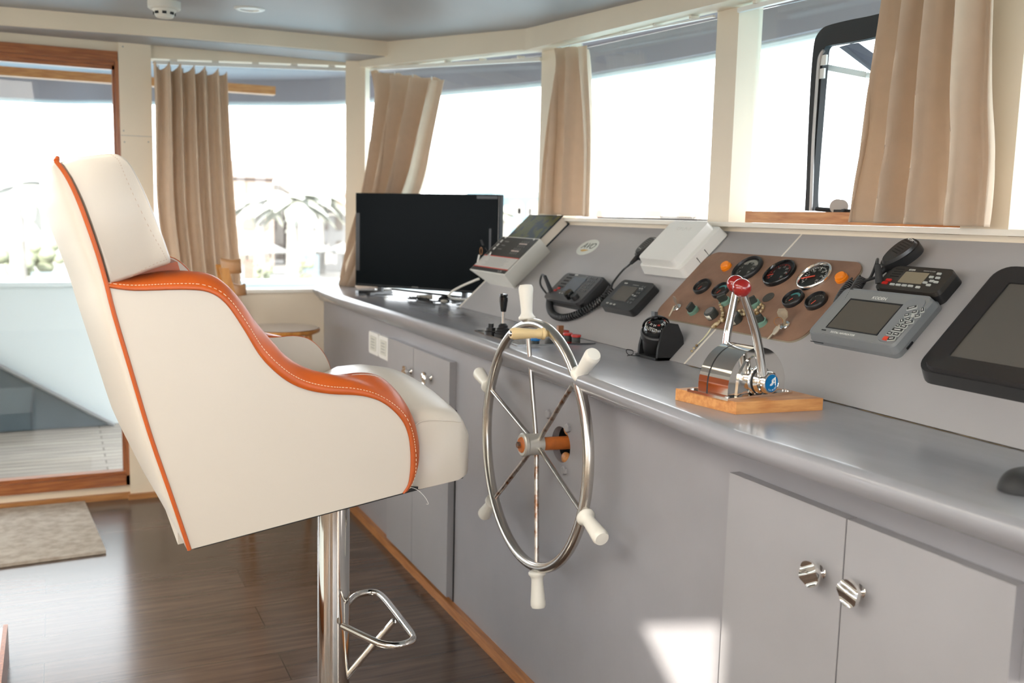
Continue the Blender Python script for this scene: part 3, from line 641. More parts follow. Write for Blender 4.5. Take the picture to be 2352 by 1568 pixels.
# headrest block
hp = [(pip[0].x+.004, pip[0].z-.004)]
head_px = [(138, 372), (170, 362), (210, 356), (250, 352), (270, 354), (290, 366), (306, 388), (330, 436), (352, 488), (374, 543), (388, 583), (392, 600), (384, 608), (350, 619), (300, 638), (262, 650)]
hd = [onY(*p, YN+.02) for p in head_px]
hc = [(p.x, p.z) for p in cat_rom(hd, 2)]+[(p.x+.004, p.z) for p in reversed(cat_rom([onY(*p, YN+.02) for p in pipe_px[1:6]], 2))]
mb = MB()
def ring(y, s_):                                 # outline shrunk towards its middle
    cx = sum(p[0] for p in hc)/len(hc); cz = sum(p[1] for p in hc)/len(hc); return [Vector((cx+(p[0]-cx)*s_, y, cz+(p[1]-cz)*s_)) for p in hc]
W0 = YN+.003; rings = [(W0, .93), (W0+.004, .965), (W0+.012, .99), (W0+.028, 1.0), (YM-.1, 1.012), (YM, 1.016), (YM+.1, 1.012), (2*YM-W0-.028, 1.0), (2*YM-W0-.012, .99), (2*YM-W0-.004, .965), (2*YM-W0, .93)]
vs_ = []; 
for y, s_ in rings: vs_ += ring(y, s_)
n = len(hc); fs = [(j*n+i, j*n+(i+1) % n, (j+1)*n+(i+1) % n, (j+1)*n+i) for j in range(len(rings)-1) for i in range(n)]+[tuple(range(n)), tuple(range(len(vs_)-1, len(vs_)-n-1, -1))]
mb.faces(vs_, fs); fin(mb, 'headrest', leather, ch, ang=60)
mb = MB(); sp_ = cat_rom([onY(*p, YN-.0005) for p in [(252, 353), (272, 368), (286, 400), (310, 455), (345, 527), (372, 575), (383, 596)]], 10)
for i in range(0, len(sp_)-1, 1):
    if i % 2 == 0: mb.tube([sp_[i], sp_[i].lerp(sp_[i+1], .9)], .0006, 4)
s2 = cat_rom([onY(*p, YN-.0005) for p in [(383, 596), (355, 606), (320, 623), (298, 637)]], 8)
for i in range(0, len(s2)-1, 2): mb.tube([s2[i], s2[i+1]], .0006, 4)
fin(mb, 'headrest_stitching', mat('brown_thread', (.42, .30, .22), .8), ch)
# seat cushion with crowned top
zb0, zb1, xf = .751, .772, .816
xs0 = .20
def seat(u, v):
    # u round the section in Y, v along X
    pass
def ztop(x): return float(np.interp(x, [.2, .55, .64, .72, .78, .80, xf], [.92, .925, .940, .956, .950, .939, .915]))
def zbot(x): return float(np.interp(x, [.2, .66, xf], [zb0-.071, zb0, zb1]))
secs = list(np.linspace(xs0, xf-.03, 14))+[xf-.018, xf-.008, xf-.002, xf]
nU = 28
vs_ = []; W_ = YM-1.94
for j, x in enumerate(secs):
    edge_ = [0]*14+[.006, .014, .028, .045]; ins = edge_[j]
    zt_, zb_ = ztop(x)+.0, zbot(x)+ins*.5
    zt_ -= ins*.25
    ww = W_-ins*.5
    if x < .665: ww = min(ww, YM-YI-.012)
    elif x < .69: ww = min(ww, YM-YI-.012+(x-.665)/.025*.042)
    for k in range(nU):
        u = k/(nU-1); s_ = 2*u-1
        zz = zt_-.036*(abs(s_)**2.0)-.012*max(0, abs(s_)-.95)/.05
        vs_.append(Vector((x, YM+s_*ww, zz)))
    for k in range(nU):
        u = k/(nU-1); s_ = 1-2*u; vs_.append(Vector((x, YM+s_*ww, zb_)))
n = 2*nU; fs = [(j*n+i, j*n+(i+1) % n, (j+1)*n+(i+1) % n, (j+1)*n+i) for j in range(len(secs)-1) for i in range(n)]
for j in (0, len(secs)-1):
    for i in range(nU-1):
        q = (j*n+i, j*n+i+1, j*n+n-2-i, j*n+n-1-i); fs.append(q if j else q[::-1])
mb = MB(); mb.faces(vs_, fs); fin(mb, 'seat_cushion', leather, ch, ang=60)
# seam along the side and front of the cushion
mb = MB(); yy = YM-W_-.0003
sm = cat_rom([onY(*p, yy) for p in [(946, 990), (958, 972), (985, 965), (1030, 966), (1060, 969)]], 5); mb.tube(sm, .0013, 6)
fin(mb, 'seat_seam', leather, ch)
# black base board under the seat and the torn thread
mb = MB(); b0 = pip[-1]; mb.hexa([Vector(p) for p in [(b0.x+.01, YN+.010, b0.z-.004), (b0.x+.01, 2*YM-YN-.010, b0.z-.004), (xf-.015, 2*YM-1.95, zb1-.004), (xf-.015, 1.95, zb1-.004), (b0.x+.01, YN+.010, b0.z+.004), (b0.x+.01, 2*YM-YN-.010, b0.z+.004), (xf-.015, 2*YM-1.95, zb1+.004), (xf-.015, 1.95, zb1+.004)]]); lab(fin(mb, 'base_board', blackm, ch), 'black underside')
mb = MB(); mb.tube(cat_rom([onY(*p, YN+.01) for p in [(940, 1118), (958, 1124), (975, 1140), (984, 1156), (979, 1157)]], 4), .0006, 5); fin(mb, 'loose_thread', inkw, ch)
# pedestal
pc = (.591, 2.268)
mb = MB(); mb.cyl((*pc, .012), (*pc, .79), .0393, seg=40); fin(mb, 'pedestal', chrome, ch)
mb = MB(); mb.lathe([(.0001, 0), (.17, 0), (.17, .006), (.06, .014), (.045, .03), (.0001, .03)], Matrix.Translation((*pc, 0)), 36); fin(mb, 'base_plate', chrome, ch)
mb = MB(); mb.cyl((pc[0], pc[1], .72), (pc[0], pc[1], .83), .06, seg=24); fin(mb, 'seat_mount', blackm, ch)
mb = MB(); zf = .35
loop = [Vector((.600, 2.212, zf)), Vector((.64, 2.115, zf)), Vector((.662, 2.075, zf)), Vector((.69, 2.060, zf)), Vector((.722, 2.068, zf)), Vector((.738, 2.098, zf)), Vector((.742, 2.18, zf)), Vector((.744, 2.27, zf)), Vector((.744, 2.35, zf)), Vector((.735, 2.385, zf)), Vector((.71, 2.395, zf)), Vector((.67, 2.375, zf)), Vector((.612, 2.285, zf))]
mb.tube(cat_rom(loop, 5), .0085, 12)
mb.tube([onZ(905, 1425, zf), Vector((.615, 2.25, .195))], .0085, 12); fin(mb, 'foot_rest', chrome, ch, ang=80)
# ================================================================== INSTRUMENTS ON THE SLOPING PANEL
def plate(parent, name, m, Y0, Y1, t0, t1, c0, c1, r=.008, bev=.003, top=1.0, ang=35):
    M = PM((Y0+Y1)/2, (t0+t1)/2); mb = MB(); mb.prism(rr(abs(Y1-Y0), t1-t0, r), c0, c1, M, bev=bev, top=top); return fin(mb, name, m, parent, ang=ang)
def pbox(mb, Y, t, c, dY, dt, dc, bev=0): mb.box((0, 0, 0), (dY, dt, dc), PM(Y, t, c), bev=bev); return mb
def pkeys(parent, name, m, pts, dY, dt, c, h, bev=.0006):
    for (Y, t) in pts:
        mb = MB(); pbox(mb, Y, t, c+h/2, dY, dt, h, bev); fin(mb, name, m, parent)
# ---- alarm control box
ab = thing('alarm_control_box', 'white metal box with black keypad face at the far end of the panel', 'control box', PP(3.33, .22))
Ya, Yb, T0, T1, H_ = 3.165, 3.49, .115, .305, .10
Ma = PM((Ya+Yb)/2, 0)
Wb = (Yb-Ya)/2
mb = MB(); mb.hexa([PP(Yb+.0, T0+.025, .0), PP(Ya+.10, T0+.025, 0), PP(Ya+.10, T1+.035, 0), PP(Yb, T1+.035, 0), PP(Yb, T0, H_), PP(Ya, T0, H_), PP(Ya, T1, H_), PP(Yb, T1, H_)], bev=.003); fin(mb, 'box_body', whiteb, ab, ang=30)
mb = MB(); pbox(mb, (Ya+Yb)/2, (T0+T1)/2, H_+.0008, Yb-Ya-.012, T1-T0-.008, .0016); lab(fin(mb, 'face_panel', mat('keypad_black', (.03, .03, .028), .4), ab), 'black keypad face')
mb = MB(); pbox(mb, (Ya+Yb)/2, T0+.052, H_+.0018, Yb-Ya-.014, .056, .0012); lab(fin(mb, 'instruction_label', mat('label_grey', (.56, .54, .50), .6), ab), 'pale instruction label')
mb = MB(); pbox(mb, (Ya+Yb)/2, T0+.082, H_+.002, Yb-Ya-.014, .0035, .0014); pbox(mb, (Ya+Yb)/2, T0+.0225, H_+.002, Yb-Ya-.014, .0035, .0014); fin(mb, 'red_lines', inkr, ab)
mb = MB()
for k in range(8): pbox(mb, (Ya+Yb)/2+.01*math.sin(k*2), T0+.073-k*.0058, H_+.0026, .19-.03*abs(math.sin(k*1.7)), .0016, .0004)
fin(mb, 'printed_lines', inkg, ab)
for r_, tt in enumerate((.270, .232)):
    for k in range(4):
        mb = MB(); pbox(mb, 3.275-k*.017+r_*.01, tt, H_+.003, .011, .005, .002, .0008); fin(mb, 'indicator_lamp', mat('lamp_pinkish', (.62, .52, .48), .4), ab)
mb = MB()
for r_, tt in enumerate((.270, .232)):
    for k in range(4):
        for dd in (-.011, .011): pbox(mb, 3.275-k*.017+r_*.01, tt+dd, H_+.002, .002, .009, .0006)
for k, tt in enumerate((.277, .256, .236)): pbox(mb, 3.405, tt, H_+.002, .035-.005*(k == 1), .0025, .0006)
fin(mb, 'printed_marks', inkg, ab)['kind'] = 'stuff'
for k, tt in enumerate((.277, .256, .236)):
    mb = MB(); pbox(mb, 3.455, tt, H_+.002, .009, .013, .003, .0008); fin(mb, 'push_switch', whitep, ab)
mb = MB(); mb.cyl(PP(3.43, .200, H_), PP(3.43, .200, H_+.012), .010, seg=16, bev=.002); fin(mb, 'key_switch', chrome, ab)
mb = MB(); 
for Y in (3.20, 3.45): mb.cyl(PP(Y, T1-.007, H_), PP(Y, T1-.007, H_+.004), .0045, seg=10)
fin(mb, 'screw', whitep, ab)
text('AL-208', .011, PM(3.225, T0+.012, H_+.002), inkg, ab)
ky = thing('alarm_key', 'small dark key on a ring hanging from the white alarm box', 'key', PP(3.44, .20, H_+.02))
mb = MB(); mb.cyl(PP(3.43, .2, H_+.012), PP(3.44, .205, H_+.035), .002); mb.box((0, .012, 0), (.018, .022, .003), PM(3.445, .205, H_+.045) @ Matrix.Rotation(1.2, 4, 'X'), bev=.001); fin(mb, 'key_blade', blackm, ky)
mb = MB(); cc_ = PP(3.462, .190, H_+.03); mb.tube([cc_+Vector((.0, .012*math.cos(2*math.pi*k/16), .014*math.sin(2*math.pi*k/16))) for k in range(16)], .0009, 6, closed=True); fin(mb, 'key_ring', copper, ky)
mb = MB(); mb.cyl(PP(3.468, .176, H_+.022), PP(3.475, .155, H_+.004), .0032, seg=8); fin(mb, 'key_tag', whitep, ky)
# cable from the box down behind the screen
cb = MB(); q = onP(1003, 666, PP(3.49, .115, .06), (0, 1, 0))
pts = [onY(1006, 664, 3.52), onY(985, 671, 3.54), onY(960, 683, 3.55), onY(940, 697, 3.56), Vector((onZ(1028, 688, .996).x, 3.60, .99))]
pts = [onY(1100, 640, 3.50), onY(1085, 646, 3.53), onY(1060, 657, 3.56), onY(1040, 668, 3.58), onY(1031, 678, 3.60), onY(1036, 684, 3.62), onY(1052, 687, 3.64), onY(1075, 688, 3.66)]
cb.tube(cat_rom(pts, 6), .0045, 10); tag(fin(cb, 'cable', cablew), 'white cable looping from the white alarm box down to the worktop', 'cable')
# ---- book
bk = thing('book', 'thick hardback book with mottled green cover leaning behind the white alarm box', 'book', PP(3.44, .40))
by0, by1, bt0, bt1 = 3.325, 3.62, .29, .492
mb = MB(); pbox(mb, (by0+by1)/2, (bt0+bt1)/2, .022, by1-by0-.012, bt1-bt0-.012, .036); fin(mb, 'pages', paper, bk)
mb = MB(); pbox(mb, (by0+by1)/2, (bt0+bt1)/2, .0022, by1-by0, bt1-bt0, .004, .001); pbox(mb, (by0+by1)/2, (bt0+bt1)/2, .042, by1-by0, bt1-bt0, .003, .001); pbox(mb, by1-.001, (bt0+bt1)/2, .022, .004, bt1-bt0, .041, .001); fin(mb, 'cover', bookn, bk)
mb = MB(); pbox(mb, (by0+by1)/2, (bt0+bt1)/2, .0438, by1-by0-.012, bt1-bt0-.012, .0006); fin(mb, 'cover_picture', bookc, bk)
# ---- oval sticker
(sy, st) = pan(1350, 568)
sk = thing('oval_sticker', 'white oval sticker lettered in dark italics on the upper far part of the panel', 'sticker', PP(sy, st))
mb = MB(); mb.prism([(p[0]*.063, p[1]*.040) for p in circ(1, 40)], .0002, .0010, PM(sy, st)); fin(mb, 'sticker_face', mat('sticker_white', (.66, .69, .63), .4), sk)
text('AVO', .040, PM(sy, st+.006, .0012), inkd, sk, shear=.25)
mb = MB(); mb.faces([PM(sy, st, .0014) @ Vector(p) for p in [(-.032, -.016, 0), (-.010, -.011, 0), (.028, -.014, 0), (.006, -.021, 0), (-.012, -.024, 0)]], [(0, 4, 3, 2, 1)]); fin(mb, 'sticker_swash', gold, sk)
# ---- radio telephone with coiled lead
r1 = thing('radio_set', 'black marine radio set with blue-grey display and rotary knobs and a coiled lead round it', 'radio', PP(2.78, .15))
plate(r1, 'housing', black, 2.925, 2.662, .100, .226, 0, .031, r=.02, bev=.006, top=.96)
plate(r1, 'front_frame', mat('graphite_frame', (.07, .07, .075), .3), 2.908, 2.668, .094, .216, .028, .040, r=.018, bev=.004)
plate(r1, 'display', bluescr, 2.832, 2.748, .136, .200, .040, .0415, r=.003, bev=0)
mb = MB()
for k in range(5): pbox(mb, 2.862, .212-.014*k-.004, .0405, .034, .0045, .001)
fin(mb, 'speaker_slots', blackm, r1)
pkeys(r1, 'button', mat('dark_key', (.10, .10, .10), .4), [(2.73-.012*i, .205-.014*j) for i in range(4) for j in range(5)], .008, .008, .040, .002)
pkeys(r1, 'soft_key', inkg, [(2.83-.018*i, .125) for i in range(4)], .007, .0035, .0395, .002)
pkeys(r1, 'red_key', redb, [(2.870, .132), (2.862, .143)], .014, .007, .040, .003)
for Y, t, r_, h_ in ((2.742, .118, .016, .020), (2.702, .114, .0125, .016)):
    mb = MB(); mb.lathe([(r_, 0), (r_, h_*.8), (r_*.93, h_), (.0001, h_)], PM(Y, t, .04), 22); fin(mb, 'knob', blackg if r_ > .013 else black, r1)
text('ICOM', .0075, PM(2.832, .210, .0405), inkw, r1); text('IC-M801', .0045, PM(2.762, .210, .0405), inkg, r1)
mb = MB(); mb.cyl(PP(2.888, .122, .038), PP(2.918, .150, .085), .0085, .006, seg=12); fin(mb, 'plug', blackm, r1)
def coil(path, R_, r, turns, name, parent, m=black, seg=7, per=10):
    path = cat_rom(path, 8); L = [0]
    for i in range(len(path)-1): L.append(L[-1]+(path[i+1]-path[i]).length)
    n = int(turns*per); pts = []; up = NN
    for k in range(n+1):
        s_ = L[-1]*k/n; i = int(np.searchsorted(L, s_, side='right'))-1; i = max(0, min(i, len(path)-2)); f_ = (s_-L[i])/max(L[i+1]-L[i], 1e-9)
        p = path[i].lerp(path[i+1], f_); t = (path[min(i+2, len(path)-1)]-path[max(i-1, 0)]).normalized(); u = (up-t*up.dot(t)).normalized(); v = t.cross(u); a = 2*math.pi*turns*k/n
        pts.append(p+(u*math.cos(a)+v*math.sin(a))*R_)
    mb = MB(); mb.tube(pts, r, seg); return fin(mb, name, m, parent, ang=80)
mk = thing('handset_microphone', 'black fist microphone tucked beside the white junction cover, its lead coiled round the radio', 'microphone', PP(2.60, .37))
mb = MB(); mb.tube(cat_rom([PP(2.918, .150, .085), PP(2.955, .155, .080), PP(2.972, .135, .05), PP(*pan(1264, 684, .016), .016)], 6), .0035, 8)
fin(mb, 'lead', black, mk)
coil([PP(*pan(x, y, .016), .016) for x, y in [(1264, 684), (1262, 702), (1269, 720), (1288, 729), (1314, 726), (1345, 712), (1370, 697), (1390, 682), (1404, 662)]], .0100, .0029, 46, 'coiled_lead', mk)
def micbody(parent, Yc, tc, c, ang, s=1.0, L=.092, W_=.056):
    M = PM(Yc, tc, c) @ Matrix.Rotation(ang, 4, 'Z')
    prof = []
    for k in range(28):
        a = 2*math.pi*k/28; x, y = math.cos(a), math.sin(a); wv = W_/2*(1+.22*y)*(abs(x)**.8)*(1 if x > 0 else -1); prof.append((wv*s, L/2*y*s*(1-.06*(1-abs(x)))))
    mb = MB(); mb.prism(prof, 0, .020*s, M, bev=.004, seg=3, top=.98); fin(mb, 'mic_body', black, parent, ang=60)
    mb = MB(); mb.prism([(p[0]*.86, p[1]*.9) for p in prof], .020*s, .027*s, M, bev=.005, seg=3, top=.9); fin(mb, 'mic_face', mat('satin_black', (.03, .03, .031), .3), parent, ang=60)
    mb = MB()
    for k in range(6): mb.box((0, (.028-.007*k)*s, .0272*s), ((.030-.002*k)*s, .0018*s, .0008), M)
    fin(mb, 'mic_grille', blackm, parent)
    return M
(my, mt) = pan(1486, 570, .03)
Mm = micbody(mk, my, mt, .018, -.25, 1.0)
mb = MB(); mb.tube(cat_rom([PP(*pan(1404, 662, .016), .016), PP(2.645, .225, .012), PP(2.66, .28, .010), Mm @ Vector((0, -.075, .008)), Mm @ Vector((0, -.042, .010))], 8), .0033, 8); fin(mb, 'straight_lead', black, mk)
mb = MB(); mb.cyl(Mm @ Vector((0, -.07, .008)), Mm @ Vector((0, -.042, .010)), .005, .0085, seg=12); fin(mb, 'strain_relief', blackm, mk)
for dx in (-.006, .006):
    mb = MB(); mb.cyl(Mm @ Vector((dx, -.018, .026)), Mm @ Vector((dx, -.018, .0285)), .0025, seg=8); fin(mb, 'mic_button', inkg, mk)
# ---- small display unit
u2 = thing('display_unit', 'small black instrument with a dull grey screen between the radio and the brown gauge board', 'display', PP(2.48, .17))
plate(u2, 'housing', black, 2.580, 2.395, .115, .232, 0, .026, r=.016, bev=.006, top=.97)
plate(u2, 'bezel', black, 2.560, 2.380, .110, .222, .022, .033, r=.014, bev=.004)
plate(u2, 'screen', greyscr, 2.535, 2.445, .140, .200, .033, .0340, r=.003, bev=0)
pkeys(u2, 'button', inkg, [(2.528, .124), (2.506, .123), (2.486, .1225)], .010, .005, .0325, .0025)
pkeys(u2, 'button', mat('dark_key', (.10, .10, .10), .4), [(2.428-.012*i, .205-.013*j) for i in range(2) for j in range(6)], .008, .006, .0325, .0025)
pkeys(u2, 'button', inkg, [(2.432, .196), (2.420, .196), (2.437, .168), (2.423, .166)], .007, .004, .0345, .0015)
text('ICOM', .0065, PM(2.528, .210, .0335), inkw, u2); text('GPS NAVIGATOR', .0042, PM(2.47, .2075, .0335), inkg, u2)
# ---- white junction cover
wc = thing('junction_cover', 'white plastic two-tier cover box mounted near the top edge of the panel', 'cover', PP(2.42, .38))
plate(wc, 'back_plate', mat('grey_base', (.25, .25, .24), .5), 2.548, 2.318, .285, .474, 0, .006, r=.015, bev=.001)
plate(wc, 'lower_tier', whitep, 2.550, 2.316, .281, .472, .005, .036, r=.014, bev=.005, top=.955)
plate(wc, 'lid', whitep, 2.538, 2.345, .289, .464, .034, .062, r=.016, bev=.007, top=.96)
text('FURUNO', .020, PM(2.44, .425, .0622), mat('emboss_white', (.76, .76, .72), .5), wc, ext=.0004)
for t in (.345, .38):
    mb = MB(); pbox(mb, 2.3175, t, .016, .003, .0012, .022); fin(mb, 'slot', blackm, wc)
# ---- brown gauge board
gb = thing('gauge_board', 'brown rounded engine gauge board in the middle of the sloping panel', 'gauge board', PP(2.0, .25))
bcor = [pan(1508, 722), pan(1651, 589), pan(1984, 612), pan(1815, 783)]
bo = rr(.595, .258, .045, 8)
bY, bT = (bcor[0][0]+bcor[3][0]+bcor[1][0]+bcor[2][0])/4, sum(b[1] for b in bcor)/4
byl, byr = 2.315, 1.712; bY = (byl+byr)/2; btl, bth = .128, .394; bT = (btl+bth)/2
mb = MB(); mb.prism(rr(byl-byr, bth-btl, .042, 8), 0, .007, PM(bY, bT), bev=.0012); fin(mb, 'board', brownb, gb, ang=30)
mb = MB(); mb.prism(rr(byl-byr+.001, bth-btl+.001, .0425, 8), .0003, .0045, PM(bY, bT)); lab(fin(mb, 'board_edge', mat('worn_edge', (.33, .29, .21), .7), gb), 'worn pale edge')
BC = .007
def gauge(px, py, R_, face, bez, ring=None, needle=None, ticks=True, col=inkg, arc=None):
    Y, t = pan(px, py, BC+.004); M = PM(Y, t, BC)
    mb = MB(); mb.lathe([(R_*.84, .004), (R_*.84, .007), (R_*.90, .012), (R_*.97, .011), (R_, .006), (R_, 0)], M, 40); g = lab(fin(mb, 'gauge_bezel', bez, gb, ang=60), 'chrome gauge bezel' if bez is chrome else 'black gauge bezel')
    mb = MB(); mb.lathe([(.0001, .0045), (R_*.85, .0045)], M, 36); fin(mb, 'gauge_dial', face, g)
    if ticks:
        mb = MB()
        for k in range(25):
            a = math.radians(225-k*270/24); L = R_*(.13 if k % 4 == 0 else .07); mb.box((0, R_*.70-L/2, .0050), (R_*.018 if k % 4 else R_*.035, L, .0004), M @ Matrix.Rotation(a-math.pi/2, 4, 'Z'))
        fin(mb, 'gauge_scale', col, g)
        if R_ > .03:
            for k in range(0, 7): 
                a = math.radians(215-k*250/6); text(str(k*5), R_*.20, M @ Matrix.Translation((R_*.47*math.cos(a), R_*.47*math.sin(a), .005)), inkg, g, 'gauge_figures', ext=.0001)
    if arc:
        mb = MB(); pts = []
        for k in range(21):
            a = math.radians(150-k*120/20); pts += [M @ Vector((R_*.72*math.cos(a), R_*.72*math.sin(a), .0052)), M @ Vector((R_*.52*math.cos(a), R_*.52*math.sin(a), .0052))]
        mb.faces(pts, [(2*k, 2*k+1, 2*k+3, 2*k+2) for k in range(20)]); fin(mb, 'gauge_band', arc, g)
    if needle is not None:
        a, L0, L1, wd = needle; mb = MB(); mb.box(((L0+L1)/2*R_, 0, .0065), ((L1-L0)*R_, wd, .0008), M @ Matrix.Rotation(a, 4, 'Z')); fin(mb, 'gauge_needle', mat('needle_red', (.75, .08, .04), .4), g)
    return g
gauge(1716, 617, .046, dialf, black, arc=mat('dull_dial_band', (.28, .27, .23), .4))
gauge(1790, 627, .046, dialb, blackg, col=inkr, needle=(math.radians(205), .35, .75, .0012))
gauge(1871, 635, .047, mat('clean_dial', (.03, .03, .028), .25), chrome, col=inkw, needle=(math.radians(200), -.05, .78, .004))
gauge(1613, 658, .027, dialf, black, needle=(math.radians(255), 0, .5, .0015))
gauge(1656, 667, .027, dialf, black, needle=(math.radians(255), 0, .5, .0015), arc=tealf)
gauge(1822, 686, .028, dialf, black, needle=(math.radians(240), 0, .4, .0015), arc=tealf)
gauge(1875, 691, .028, dialf, black, needle=(math.radians(250), 0, .5, .0015))
Y, t = pan(1765, 683, BC); mb = MB(); mb.lathe([(.0001, .0012), (.0165, .0012), (.0165, 0)], PM(Y, t, BC), 24); fin(mb, 'blank_plug', mat('dark_plug', (.06, .055, .045), .7, noise=.3, nscale=300), gb)
for p in ((1667, 611), (1932, 637)):
    Y, t = pan(*p, BC+.006); mb = MB(); mb.lathe([(.0001, .015), (.0115, .015), (.013, .013), (.0135, .008), (.0155, .007), (.0155, 0)], PM(Y, t, BC), 24); fin(mb, 'warning_lamp', amber, gb)
def rotary(px, py, a, big=False):
    Y, t = pan(px, py, BC); M = PM(Y, t, BC)
    mb = MB(); mb.lathe([(.0155, 0), (.0155, .009), (.0125, .010), (.0125, .008), (.0001, .008)], M, 26); g = fin(mb, 'switch_ring', greenr, gb, ang=40)
    mb = MB(); mb.box((0, 0, .017), (.0075, .024, .018), M @ Matrix.Rotation(a, 4, 'Z'), bev=.0025); fin(mb, 'switch_lever', mat('aged_black', (.04, .045, .04), .5), g)
rotary(1594, 716, .2); rotary(1667, 695, -.9); rotary(1734, 701, -.7); rotary(1750, 743, -.9)
for p in ((1638, 726), (1693, 737)):
    Y, t = pan(*p, BC); M = PM(Y, t, BC); mb = MB(); mb.lathe([(.0165, 0), (.0165, .019), (.015, .0205), (.0001, .0205)], M, 26); g = lab(fin(mb, 'push_button', mat('aged_black', (.04, .045, .04), .5), gb, ang=40), 'black button with paper label')
    mb = MB(); mb.lathe([(.0001, .0212), (.0122, .0212), (.0122, .0205)], M, 22); fin(mb, 'button_cap', mat('grey_cap', (.17, .16, .155), .5), g)
    mb = MB(); pts = []
    for k in range(11):
        a = math.radians(190+k*12); pts += [M @ Vector((.0168*math.cos(a), .0168*math.sin(a), .003)), M @ Vector((.0168*math.cos(a), .0168*math.sin(a), .0165))]
    mb.faces(pts, [(2*k, 2*k+1, 2*k+3, 2*k+2) for k in range(10)]); fin(mb, 'paper_label', mat('paper_label', (.74, .72, .62), .7), g, solid=.0004)
    mb = MB()
    for zz in (.0125, .0075):
        for k in range(4, 9):
            a = math.radians(190+k*12-6); mb.box((.0172*math.cos(a), .0172*math.sin(a), zz), (.0006, .0028, .0016), M @ Matrix.Identity(4)) if False else mb.ball(Vector((.0171*math.cos(a), .0171*math.sin(a), zz)), .0008, M=M, seg=6)
    fin(mb, 'label_print', inkd, g)
def lock(px, py):
    Y, t = pan(px, py, BC); M = PM(Y, t, BC); mb = MB(); mb.lathe([(.0135, 0), (.0135, .004), (.012, .006), (.006, .006), (.006, .003), (.0001, .003)], M, 24); fin(mb, 'key_lock', chrome, gb, ang=30); return M
Ml1 = lock(1556, 708); Ml2 = lock(1804, 749)
def keyshape(M, parent, s=1.0, m=keym, name='key_blade'):
    pts = [(-.0035, 0), (-.0035, .016), (-.011, .022), (-.013, .034), (-.008, .042), (.008, .042), (.013, .034), (.011, .022), (.0035, .016), (.0035, 0)]
    mb = MB(); mb.prism([(a*s, b*s) for a, b in pts], -.001, .001, M); return fin(mb, name, m, parent)
k2 = thing('ignition_keys', 'pair of worn keys in the lock at the near lower corner of the gauge board', 'key', Ml2.translation)
keyshape(Ml2 @ Matrix.Rotation(1.15, 4, 'X') @ Matrix.Rotation(.4, 4, 'Y'), k2, 1.05)
q = onP(1770, 743, PP(1.82, .15, .03), NN); Mk2 = Matrix.Translation(PP(*pan(1768, 780, .012), .012)) @ PM(0, 0).to_3x3().to_4x4() @ Matrix.Rotation(-.35, 4, 'Z')
mb = MB(); e0 = PP(*pan(1762, 780, .008), .008); e1 = PP(*pan(1788, 752, .026), .026); ax = (e1-e0).normalized(); sd = ax.cross(NN).normalized(); n2 = sd.cross(ax)
Mk2 = Matrix((sd, ax, -n2 if n2.dot(NN) < 0 else n2)).transposed().to_4x4(); Mk2.translation = e0
Lk = (e1-e0).length; mb.prism([(-.0028, 0), (-.0028, Lk*.5), (-.011, Lk*.62), (-.012, Lk*.9), (-.006, Lk*1.12), (.006, Lk*1.12), (.012, Lk*.9), (.011, Lk*.62), (.0028, Lk*.5), (.0028, .004)], -.001, .001, Mk2); fin(mb, 'hanging_key', keym, k2)
mb = MB(); c_ = PP(*pan(1788, 738, .032), .032); a_ = E2; b_ = (NN*.8+Vector((0, 1, 0))*.6).normalized(); mb.tube([c_+a_*.011*math.cos(2*math.pi*k/16)+b_*.010*math.sin(2*math.pi*k/16) for k in range(16)], .0008, 6, closed=True); fin(mb, 'key_ring', copper, k2)
k1 = thing('spare_key', 'small key with string tag in the lock at the gauge board\'s far corner', 'key', Ml1.translation)
keyshape(Ml1 @ Matrix.Rotation(1.2, 4, 'X') @ Matrix.Rotation(-.2, 4, 'Y'), k1, .85, mat('dull_key', (.42, .33, .26), .4, .7))
mb = MB(); mb.tube(cat_rom([PP(*pan(1548, 703, .02), .02), PP(*pan(1543, 714, .012), .012), PP(*pan(1537, 726, .009), .009)], 5), .0022, 6); fin(mb, 'string_tag', mat('string_cream', (.62, .56, .42), .8), k1)
# ---- worry beads
wb = thing('worry_beads', 'string of tiger-eye worry beads draped over the gauge board switches with a cord tassel', 'beads', PP(2.03, .17))
bp = [(1740, 725), (1750, 716), (1752, 706), (1745, 697), (1738, 712), (1728, 718), (1716, 714), (1706, 712), (1696, 716), (1686, 720), (1683, 712), (1690, 700), (1692, 690)]
path1 = cat_rom([PP(*pan(x, y, BC+.006), BC+.006) for x, y in [(1737, 712), (1746, 702), (1751, 697), (1753, 704), (1749, 713), (1738, 719), (1728, 717), (1716, 716), (1706, 712), (1696, 715), (1686, 719)]], 8)
path2 = cat_rom([PP(*pan(x, y, BC+.006), BC+.006) for x, y in [(1694, 688), (1690, 700), (1686, 712), (1694, 720), (1706, 722), (1716, 717)]], 8)
path3 = cat_rom([PP(*pan(x, y, BC+.006), BC+.006) for x, y in [(1655, 700), (1658, 712), (1660, 722), (1657, 732), (1652, 738)]], 8)
def beads(path, r, gap):
    d = 0; last = path[0]; out = [path[0]]
    for p in path[1:]:
        if (p-last).length >= gap: out.append(p); last = p
    for i, p in enumerate(out):
        mb = MB(); mb.ball(p, r*random.uniform(.85, 1.12), (1, random.uniform(.8, 1.15), 1), seg=10); fin(mb, 'bead', beadm, wb)
beads(path1, .0046, .009); beads(path2, .0045, .009); beads(path3, .0048, .0095)
q = PP(*pan(1660, 735, BC+.006), BC+.006); mb = MB(); mb.ball(q, .0062, seg=10); fin(mb, 'bead', beadm, wb)
e0 = PP(*pan(1652, 740, BC+.005), BC+.005); e1 = PP(*pan(1634, 752, BC+.005), BC+.005)
